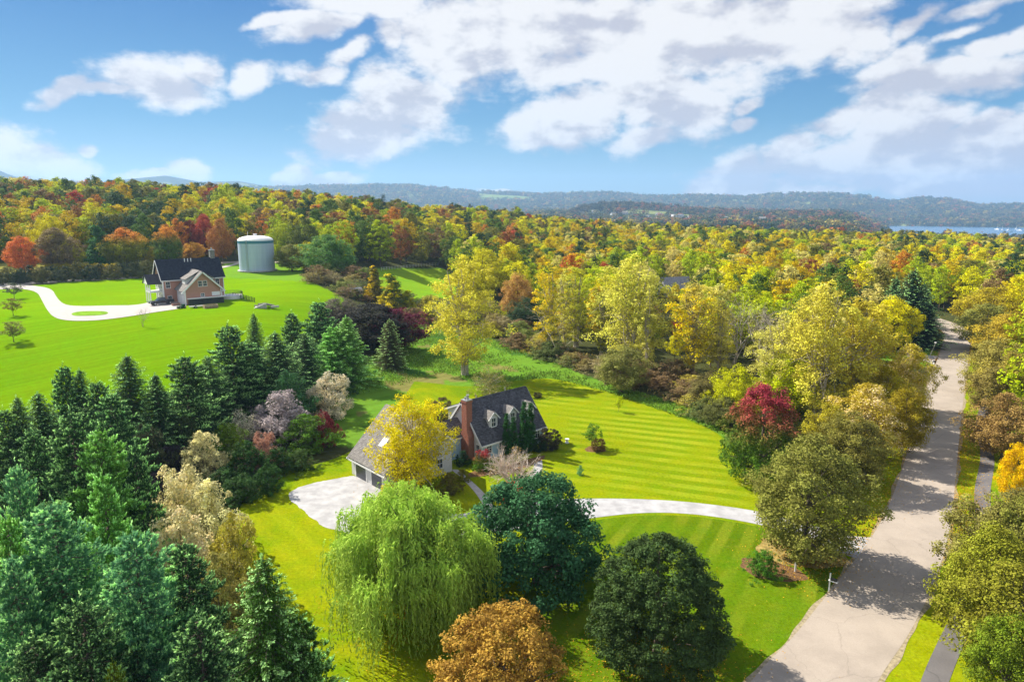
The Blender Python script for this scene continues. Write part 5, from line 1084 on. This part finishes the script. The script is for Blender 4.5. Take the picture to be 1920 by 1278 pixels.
for i_, u in enumerate(range(90, 230, 18)):
    shrub('bush%d' % (i_ % 3), u, 512, 494, 26, (.34,.28,.03), 'golden shrub behind the dark hedge, %s from the left' % WORDS[i_], 'golden shrubs behind the hedge')
# ---- brush between meadow and wood, countable bushes
BR = []
rs = np.random.RandomState(12)
edge = [(560,522),(640,545),(680,560),(790,598),(860,610),(900,600),(960,640),(1010,665),(1080,690),(1150,715),(1230,735),(1300,765),(1350,790)]
for i_ in range(95):
    s = rs.rand()*(len(edge)-1); j = int(s); f = s-j; u = edge[j][0]*(1-f)+edge[j+1][0]*f + rs.normal()*10; vb = edge[j][1]*(1-f)+edge[j+1][1]*f - abs(rs.normal())*20 + 4
    BR.append((u, vb))
BR.sort()
BC = [((.24,.20,.07),'olive brown'),((.20,.14,.07),'brown'),((.36,.32,.06),'dull yellow'),((.10,.13,.04),'dark green'),((.28,.24,.12),'straw coloured'),((.17,.20,.05),'olive green')]
cnt = {}
for i_, (u, vb) in enumerate(BR):
    c_, cn_ = BC[rs.randint(6)]; z = 'left of the meadow' if u < 830 else ('above the meadow' if u < 1090 else 'between meadow and wood on the right'); cnt[(cn_, z)] = cnt.get((cn_, z), 0) + 1
    n_ = cnt[(cn_, z)]; w_ = rs.uniform(24, 60)*(1 + (vb-560)/400)
    shrub(['bush0','bush1','bush2','wisp'][rs.randint(4)], u, vb, vb - w_*rs.uniform(.35, .6), w_, c_, '%s wild bush %s, %s such from the left' % (cn_, z, WORDS[min(n_, 20)-1]), 'wild bushes at the edge of the meadow')
# fallen leaves and rough grass, nobody could count them
def litter(name, pts, size, m, color, kind='stuff'):
    rs_ = np.random.RandomState(len(pts)); P = np.array(pts); n = len(P); P[:, 2] += .05
    V, Fq = cards(rs_, P, np.array([0, 0, 1.]) + rs_.normal(size=(n, 3))*.35, rs_.uniform(.6, 1.3, n)*size, rs_.uniform(.6, 1.3, n)*size*.7)
    o = link(name, npmesh(name, V, Fq, [m], attrs={'var': ('FACE', 'FLOAT', rs_.random(n)), 'hf': ('FACE', 'FLOAT', np.zeros(n)), 'side': ('FACE', 'FLOAT', np.zeros(n))}), color=color); o['kind'] = kind; return o
lp = []
for k_ in range(60000):
    i_ = rs.randint(2, 140); w_ = abs(rs.normal())*1.6
    if rs.rand() < .3: b = RA[i_] - rn[i_]*w_; 
    else: b = RB[i_] + rn[i_]*w_*1.1
    b = b + rd[i_]/np.linalg.norm(rd[i_])*rs.uniform(-1, 1)
    if np.sin(b[1]*.21)+np.sin(b[1]*.083+1)+rs.normal()*.5 > .1: lp.append((b[0], b[1], 0))
for (u, v, r_, n_) in ((1508,1046,5,2500),(1240,1240,6,3500),(945,1270,6,2500),(1424,899,3,500),(760,1150,6,1500),(1600,900,6,2500),(770,900,5,800)):
    p = at(u, v)
    for k_ in range(n_): a = rs.rand()*6.28; q = abs(rs.normal())*r_*.7; lp.append((p.x+q*math.cos(a), p.y+q*math.sin(a), 0))
litter('fallen_leaves', lp, .13, LEAF, (.42,.24,.03))
def tufts(name, n, poly_px, color, h, seed):
    rs_ = np.random.RandomState(seed); W_ = wpoly(poly_px); xs = [q[0] for q in W_]; ys = [q[1] for q in W_]
    X = rs_.uniform(min(xs), max(xs), n*4); Y = rs_.uniform(min(ys), max(ys), n*4); ok = inpoly(X, Y, W_) & ((wob(X, Y, 6, 3) + rs_.normal(size=n*4)*.5) > .15); X, Y = X[ok][:n], Y[ok][:n]; n = len(X)
    P = np.stack([X, Y, terr(X, Y) + h*.35], 1); T = np.stack([rs_.normal(size=n)*.5, rs_.normal(size=n)*.5, np.ones(n)], 1); L = h*rs_.uniform(.5, 1.3, n)
    V, Fq = cards(rs_, P, rs_.normal(size=(n, 3))*[1, 1, .3] + [0, 0, .4], L, L*.45, T)
    o = link(name, npmesh(name, V, Fq, [LEAF], attrs={'var': ('FACE', 'FLOAT', rs_.random(n)), 'hf': ('FACE', 'FLOAT', np.zeros(n)), 'side': ('FACE', 'FLOAT', np.zeros(n))}), color=color); o['kind'] = 'stuff'; return o
tufts('rough_grass', 26000, [(640,745),(700,700),(760,640),(800,605),(870,612),(960,650),(1100,705),(1200,735),(1330,785),(1400,850),(1320,800),(1150,738),(1030,708),(880,722),(800,712)], (.15,.24,.035), .45, 1)
tufts('rough_grass', 22000, [(560,515),(650,545),(790,600),(880,612),(960,640),(1100,690),(1330,780),(1340,760),(1150,680),(1000,630),(900,585),(800,575),(700,550),(620,515)], (.30,.24,.08), .9, 2)
tufts('undergrowth', 30000, [(-100,860),(100,800),(300,740),(420,720),(560,650),(640,700),(650,760),(560,880),(440,950),(450,1060),(560,1180),(600,1300),(-100,1300)], (.06,.08,.025), .7, 3)
tufts('undergrowth', 16000, [(1400,870),(1340,790),(1400,740),(1600,700),(1720,700),(1700,800),(1600,880),(1500,900)], (.10,.10,.03), .9, 4)

# ------------------------------------------------------------------ the woods
FU = [-2000,0,60,230,290,420,560,600,655,690,830,850,900,1000,1060,1150,1250,1330,1380,1430,1560,1640,1700,1745,1790,1830,4000]
FV = [486,488,490,488,494,484,486,512,497,500,500,535,556,585,635,655,672,700,715,720,715,650,610,585,590,560,560]
KINDS = []
def forest_mesh(key, seed, H, z0, Rr, kind, clumps, per, leaf, cr, **k):
    V, Fq, at_, C = crown(seed, z0, H, Rr, kind, clumps, per, leaf, cr, **k); TV, TF = tubes([(np.array([[0,0,-1],[.1,0,H*.4],[0,.1,H*.75]]), [.24,.16,.06])], 5)
    Fall = np.concatenate([Fq, TF + len(V)]); n2 = len(TF)
    A = {n: (d, t, np.concatenate([x, np.full(n2, .2)])) for n, (d, t, x) in at_.items()}
    me = npmesh(key, np.concatenate([V, TV]), Fall, [LEAF, BARK], midx=np.r_[np.zeros(len(Fq)), np.ones(n2)], attrs=A); return me
FM = [forest_mesh('w_round0', 201, 14, 2.0, 4.9, 'round', 170, 34, .52, 1.05, lump=.2), forest_mesh('w_round1', 202, 14, 1.5, 4.7, 'egg', 170, 34, .52, 1.0, lump=.18), forest_mesh('w_round2', 203, 15, 2.5, 5.2, 'round', 180, 34, .52, 1.05, lump=.26),
      forest_mesh('w_tall0', 204, 17, 3.0, 4.0, 'oval', 170, 34, .5, .95, lump=.22), forest_mesh('w_thin', 205, 16, 3.0, 4.2, 'vase', 110, 24, .55, 1.0, fill=.6), forest_mesh('w_tall1', 206, 16, 2.0, 4.4, 'oval', 170, 34, .5, .95, lump=.2),
      forest_mesh('w_pine', 207, 17, 2.0, 3.4, 'pyramid', 150, 26, .55, .9, droop=.5, fill=.5, lump=.2, asp=.4)]
FH = [14, 14, 15, 17, 16, 16, 17]; FR = [4.9, 4.7, 5.2, 4.0, 4.2, 4.4, 3.4]
CW = {'gold': 'golden', 'yellow': 'yellow', 'lime': 'lime green', 'olive': 'olive', 'green': 'green', 'dark': 'dark green', 'orange': 'orange', 'red': 'red', 'rust': 'rusty', 'brown': 'brown', 'pale': 'pale yellow', 'pine': 'dark conifer'}
FC = {'gold': (.48,.37,.015), 'yellow': (.52,.49,.02), 'lime': (.34,.40,.02), 'olive': (.17,.17,.03), 'green': (.09,.15,.025), 'dark': (.04,.075,.025), 'orange': (.46,.20,.035), 'red': (.36,.07,.04), 'rust': (.26,.12,.035), 'brown': (.19,.13,.055), 'pale': (.50,.45,.14), 'pine': (.03,.06,.03)}
def pick(u, y, n, rs_):
    if u < 640: w = dict(gold=2.2, yellow=2.2, lime=3, olive=3.4, green=3.4, dark=2.2, orange=1.0, red=.45, rust=.8, brown=1.0, pine=.8) if y < 380 else dict(gold=2.0, yellow=1.8, lime=2.6, olive=3.8, green=3.6, dark=2.4, orange=.8, red=.25, rust=.8, brown=1.0, pine=.7, pale=.8)
    elif u < 1000: w = dict(gold=2.4, yellow=1.8, lime=2.4, olive=3.2, green=2.4, dark=1.6, orange=.9, red=.2, rust=1.3, brown=1.2, pine=.7) if y > 300 else dict(gold=3, yellow=4, lime=3, olive=1.5, green=1.2, dark=.8, orange=.5, pale=1)
    elif u < 1500 and y < 290: w = dict(gold=2.2, yellow=4, lime=4, olive=2.2, green=1.2, dark=.9, orange=.35, red=.12, brown=.3, pale=1.2, pine=.6)
    elif y > 290: w = dict(gold=2.8, yellow=3.2, lime=2.2, olive=3.6, green=1.8, dark=1.2, orange=.35, brown=.5, pale=1.6, pine=1.0, rust=.2)
    else: w = dict(gold=2.2, yellow=2.6, lime=2.4, olive=3.0, green=1.4, dark=1.0, orange=.3, brown=.6, pale=2.0, pine=.8, rust=.3)
    ks = list(w); a = np.array([w[k] for k in ks]); a = a/a.sum(); c = np.cumsum(a); return ks[min(int(np.searchsorted(c, n)), len(ks)-1)]
rs = np.random.RandomState(31)
XS, YS = [], []
y = 95.0
while y < 680:
    x = -.84*y - 12
    while x < .84*y + 12:
        w_ = 1.28 if (x < 6 and y > 200) else 1.0
        if w_ == 1.0 or rs.rand() < .66: XS.append(x + rs.uniform(-2.9, 2.9)); YS.append(y + rs.uniform(-2.9, 2.9))
        x += 7.4
    y += 7.0
X, Y = np.array(XS), np.array(YS); Z = terr(X, Y); RDt = np.hypot(X, Y)
dep_ = Y*cp + (CAM_H-Z)*sp; U = 960 + F*X/dep_; Vv = 639 + F*((CAM_H-Z)*cp - Y*sp)/dep_
rb = np.interp(Y, RB[:, 1], RB[:, 0], right=1e9); ra = np.interp(Y, RA[:, 1], RA[:, 0], right=1e9)
rmax = RB[:, 1].max()
onroad = np.zeros(len(X), bool)
RP = np.concatenate([RA, RB, (RA+RB)/2]); 
for k_ in range(0, len(X), 500): onroad[k_:k_+500] = (np.hypot(X[k_:k_+500, None]-RP[None, :, 0], Y[k_:k_+500, None]-RP[None, :, 1]).min(1) < 6.5)
right = (U > 1700) & (X > np.interp(Y, RB[:, 1], RB[:, 0]) + 11) & (Y < 230)
ok = ((Vv < np.interp(U, FU, FV)) | right) & ~onroad & (RDt < 690)
for poly in (FIELD, PATCH, TANKC, STRIP, NEIGH): ok &= ~inpoly(X, Y, poly)
oc = np.array(occupied)
for k_ in range(len(oc)): ok &= np.hypot(X-oc[k_, 0], Y-oc[k_, 1]) > min(oc[k_, 2], 5)*.75 + 1.6
hp = at(1265, 522, 6.5); ok &= ~((np.hypot(X-hp.x, Y-hp.y) < 9)); hq = np.stack([hp.x*np.linspace(.6, .97, 30), hp.y*np.linspace(.6, .97, 30)], 1)
lowh = np.hypot(X[:, None]-hq[None, :, 0], Y[:, None]-hq[None, :, 1]).min(1) < 9
tk_ = at(483, 507); ok &= np.hypot(X-tk_.x, Y-tk_.y) > 13
X, Y, Z, U, RDt, lowh = X[ok], Y[ok], Z[ok], U[ok], RDt[ok], lowh[ok]
o_ = np.argsort(RDt); X, Y, Z, U, RDt, lowh = X[o_], Y[o_], Z[o_], U[o_], RDt[o_], lowh[o_]
n_all = len(X); print('wood trees', n_all)
patch = .5 + .22*wob(X, Y, 17, 7) ; NZ = np.clip(.45*patch + .55*rs.rand(n_all), 0, .9999); NZ = np.argsort(np.argsort(NZ))/n_all  # neighbours alike, every share kept
keys = [pick(U[i], Y[i], NZ[i], rs) for i in range(n_all)]
keys = [k if rs.rand() > .35 else pick(U[i], Y[i], rs.rand(), rs) for i, k in enumerate(keys)]
var_ = np.array([6 if k == 'pine' else (rs.choice([3, 4, 5, 0, 2]) if U[i] > 900 and Y[i] < 260 else rs.choice([0, 1, 2, 3, 5])) for i, k in enumerate(keys)])
sc = rs.uniform(.76, 1.1, n_all) * np.where(Y < 260, np.where(U > 900, 1.0, .9), np.where(U < 980, 1.16, .95)); sc = np.where(lowh, sc*.4, sc)
inview = (U > -60) & (U < 1985)
ind = [i for i in range(n_all) if inview[i]][:300]; indset = set(ind)
def region(i):
    u, y = U[i], Y[i]
    row = 'front' if RDt[i] < 175 else ('middle' if RDt[i] < 210 else 'back')
    if u > 1760: return 'right of the road', row
    if u > 1560: return 'beyond the road bend', row
    if u > 1330: return 'behind the massive golden tree', row
    if u > 1150: return 'behind the tallest poplar', row
    if u > 980: return 'behind the yellow trio', row
    if u > 640: return 'around the far meadow', row
    if u > 430: return 'around the water tank', row
    return 'behind the tan house', row
grp = {}
for i in ind: grp.setdefault((keys[i],) + region(i), []).append(i)
labs = {}
ORD = WORDS
for (k, rg, row), L_ in grp.items():
    L_.sort(key=lambda i: U[i])
    for n_, i in enumerate(L_):
        w_ = 'only %s tree' % CW[k] if len(L_) == 1 else ('leftmost %s tree' % CW[k] if n_ == 0 else '%s %s tree from the left' % (ORD[min(n_, 19)], CW[k]))
        labs[i] = '%s, %s of the wood %s' % (w_, row, rg)
for i in ind:
    o = link('conifer_tree' if keys[i] == 'pine' else 'wood_tree', FM[var_[i]], loc=(X[i], Y[i], Z[i]), color=FC[keys[i]])
    s_ = sc[i]; o.scale = (s_*rs.uniform(.9, 1.1), s_*rs.uniform(.9, 1.1), s_); o.rotation_euler = (0, 0, rs.rand()*6.28); tag(o, labs[i], 'tree', 'trees of the autumn wood')
# every tree past the nearest 300, and the far wood, grown on points from the same kinds
def gn_scatter(name, pts, idx, scl, rot, tint, meshes):
    cc = bpy.data.collections.new('kinds_' + name)
    for q, me in enumerate(meshes): cc.objects.link(bpy.data.objects.new('k%02d_%s' % (q, name), me))
    me = bpy.data.meshes.new(name); me.vertices.add(len(pts)); me.vertices.foreach_set('co', np.asarray(pts, np.float32).ravel())
    for nm, typ, dat in (('idx', 'INT', idx), ('scl', 'FLOAT_VECTOR', scl), ('rot', 'FLOAT', rot), ('tint', 'FLOAT_COLOR', tint)):
        a = me.attributes.new(nm, typ, 'POINT'); a.data.foreach_set({'FLOAT_VECTOR': 'vector', 'FLOAT_COLOR': 'color'}.get(typ, 'value'), np.asarray(dat, np.int32 if typ == 'INT' else np.float32).ravel())
    me.update(); o = link(name, me); o['kind'] = 'stuff'
    ng = bpy.data.node_groups.new('grow_' + name, 'GeometryNodeTree'); ng.interface.new_socket('Geometry', in_out='INPUT', socket_type='NodeSocketGeometry'); ng.interface.new_socket('Geometry', in_out='OUTPUT', socket_type='NodeSocketGeometry')
    N, L = ng.nodes, ng.links; gi = N.new('NodeGroupInput'); go = N.new('NodeGroupOutput'); ip = N.new('GeometryNodeInstanceOnPoints'); ci = N.new('GeometryNodeCollectionInfo')
    ci.inputs['Collection'].default_value = cc; ci.inputs['Separate Children'].default_value = True; ci.inputs['Reset Children'].default_value = True
    def na(nm, dt): q = N.new('GeometryNodeInputNamedAttribute'); q.data_type = dt; q.inputs['Name'].default_value = nm; return q.outputs['Attribute']
    cx = N.new('ShaderNodeCombineXYZ'); L.new(na('rot', 'FLOAT'), cx.inputs[2]); er = N.new('FunctionNodeEulerToRotation'); L.new(cx.outputs[0], er.inputs[0])
    L.new(gi.outputs[0], ip.inputs['Points']); L.new(ci.outputs[0], ip.inputs['Instance']); ip.inputs['Pick Instance'].default_value = True
    L.new(na('idx', 'INT'), ip.inputs['Instance Index']); L.new(na('scl', 'FLOAT_VECTOR'), ip.inputs['Scale']); L.new(er.outputs[0], ip.inputs['Rotation']); L.new(ip.outputs[0], go.inputs[0])
    md = o.modifiers.new('grow', 'NODES'); md.node_group = ng; return o
FMI = []
for m_ in FM: c_ = m_.copy(); c_.materials[0] = LEAF_I; FMI.append(c_)
rest = np.array([i for i in range(n_all) if i not in indset])
s3 = np.stack([sc[rest]*rs.uniform(.9, 1.1, len(rest)), sc[rest]*rs.uniform(.9, 1.1, len(rest)), sc[rest]], 1)
gn_scatter('woods', np.stack([X, Y, Z], 1)[rest], var_[rest], s3, rs.rand(len(rest))*6.28, np.array([FC[keys[i]] + (1,) for i in rest]), FMI)
# far woods: valley and hills
LOW = []
for q in range(4):
    V, Fq, at_, C = crown(300+q, 1, 13, 6.0, 'round', 26, 7, 2.6, 1.9, lump=.2, fill=.5)
    LOW.append(npmesh('far_%d' % q, V, Fq, [LEAF_I], attrs=at_))
def far_pts(r0, r1, sp_, seed):
    rs_ = np.random.RandomState(seed); A_ = .5*1.32*(r1*r1-r0*r0); n = int(A_/(sp_*sp_)); r = np.sqrt(rs_.uniform(r0*r0, r1*r1, n)); a = rs_.uniform(R(-39), R(39), n)
    return r*np.sin(a), r*np.cos(a)
PX, PY, SC, TI = [], [], [], []
for r0, r1, sp_, s_ in ((685, 1100, 10.5, 1.0), (1100, 1900, 15, 1.15), (1900, 3000, 21, 1.35), (3000, 4600, 28, 1.7), (4600, 6700, 36, 2.1)):
    x, y = far_pts(r0, r1, sp_, int(r0)); r = np.hypot(x, y); u = ucol(x, y)
    fm = ((wob(x, y, 190, 4) > .95) & (np.abs(wob(x, y, 85, 5)) < .9)) | ((r > 4300) & (wob(x, y, 520, 9) > 1.05))
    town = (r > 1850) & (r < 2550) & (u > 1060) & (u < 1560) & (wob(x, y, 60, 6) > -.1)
    lake = (r > 2350) & (r < 3720) & (u > 1640 + (r < 2500)*60)
    hid = ((u < 900) & (r > 760) & (r < 3600)) | ((u < 1540) & (r > 760) & (r < 1450))
    k = ~fm & ~town & ~lake & ~hid; x, y, r, u = x[k], y[k], r[k], u[k]; n = len(x); PX.append(x); PY.append(y); SC.append(s_*rs.uniform(.7, 1.3, n))
    t = np.clip(.5 + .3*wob(x, y, 130, 8) + rs.normal(size=n)*.28, 0, 1)[:, None]; g = np.array([.05,.085,.035]); b = np.array([.20,.16,.055]); c = g*(1-t) + b*t
    redp = (rs.rand(n) < np.where((u > 1180) & (r < 3600), .30, .10))[:, None]; c = np.where(redp, [.27,.11,.05], c)
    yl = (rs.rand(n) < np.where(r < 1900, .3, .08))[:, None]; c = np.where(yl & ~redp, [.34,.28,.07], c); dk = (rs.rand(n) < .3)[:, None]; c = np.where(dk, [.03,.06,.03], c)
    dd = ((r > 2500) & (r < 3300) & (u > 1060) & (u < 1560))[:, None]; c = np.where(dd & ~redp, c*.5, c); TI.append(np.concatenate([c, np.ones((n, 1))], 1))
x, y = np.concatenate(PX), np.concatenate(PY); s = np.concatenate(SC); TI = np.concatenate(TI)
tb = np.array([(o.location.x, o.location.y, 46 if o.name.startswith('town_building') else 20) for o in col.objects if o.name.startswith('town_')])
kp = np.ones(len(x), bool)
for bx_, by_, br_ in tb:
    q = np.hypot(bx_, by_); ux, uy = bx_/q, by_/q; al = x*ux + y*uy - q; la = np.abs(x*uy - y*ux); kp &= ~((al > -110 if br_ > 30 else al > -70) & (al < 25) & (la < br_))
x, y, s, TI = x[kp], y[kp], s[kp], TI[kp]; n = len(x); print('far', n)
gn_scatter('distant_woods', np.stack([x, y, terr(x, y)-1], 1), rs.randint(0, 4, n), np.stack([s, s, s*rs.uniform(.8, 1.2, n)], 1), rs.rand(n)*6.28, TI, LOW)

# ------------------------------------------------------------------ haze
hz = MB(); hz.box(-9400, -9400, -90, 9400, 9400, 420); hm = bpy.data.materials.new('haze'); hm.use_nodes = True; T = NT(hm.node_tree); T.N.clear()
pv = T.n('ShaderNodeVolumePrincipled'); pv.inputs['Color'].default_value = (.40, .64, 1, 1); pv.inputs['Density'].default_value = 1.1e-4; pv.inputs['Anisotropy'].default_value = .2
T.L.new(pv.outputs[0], T.n('ShaderNodeOutputMaterial').inputs['Volume'])
tag(hz.build('haze', hm), kind='stuff')
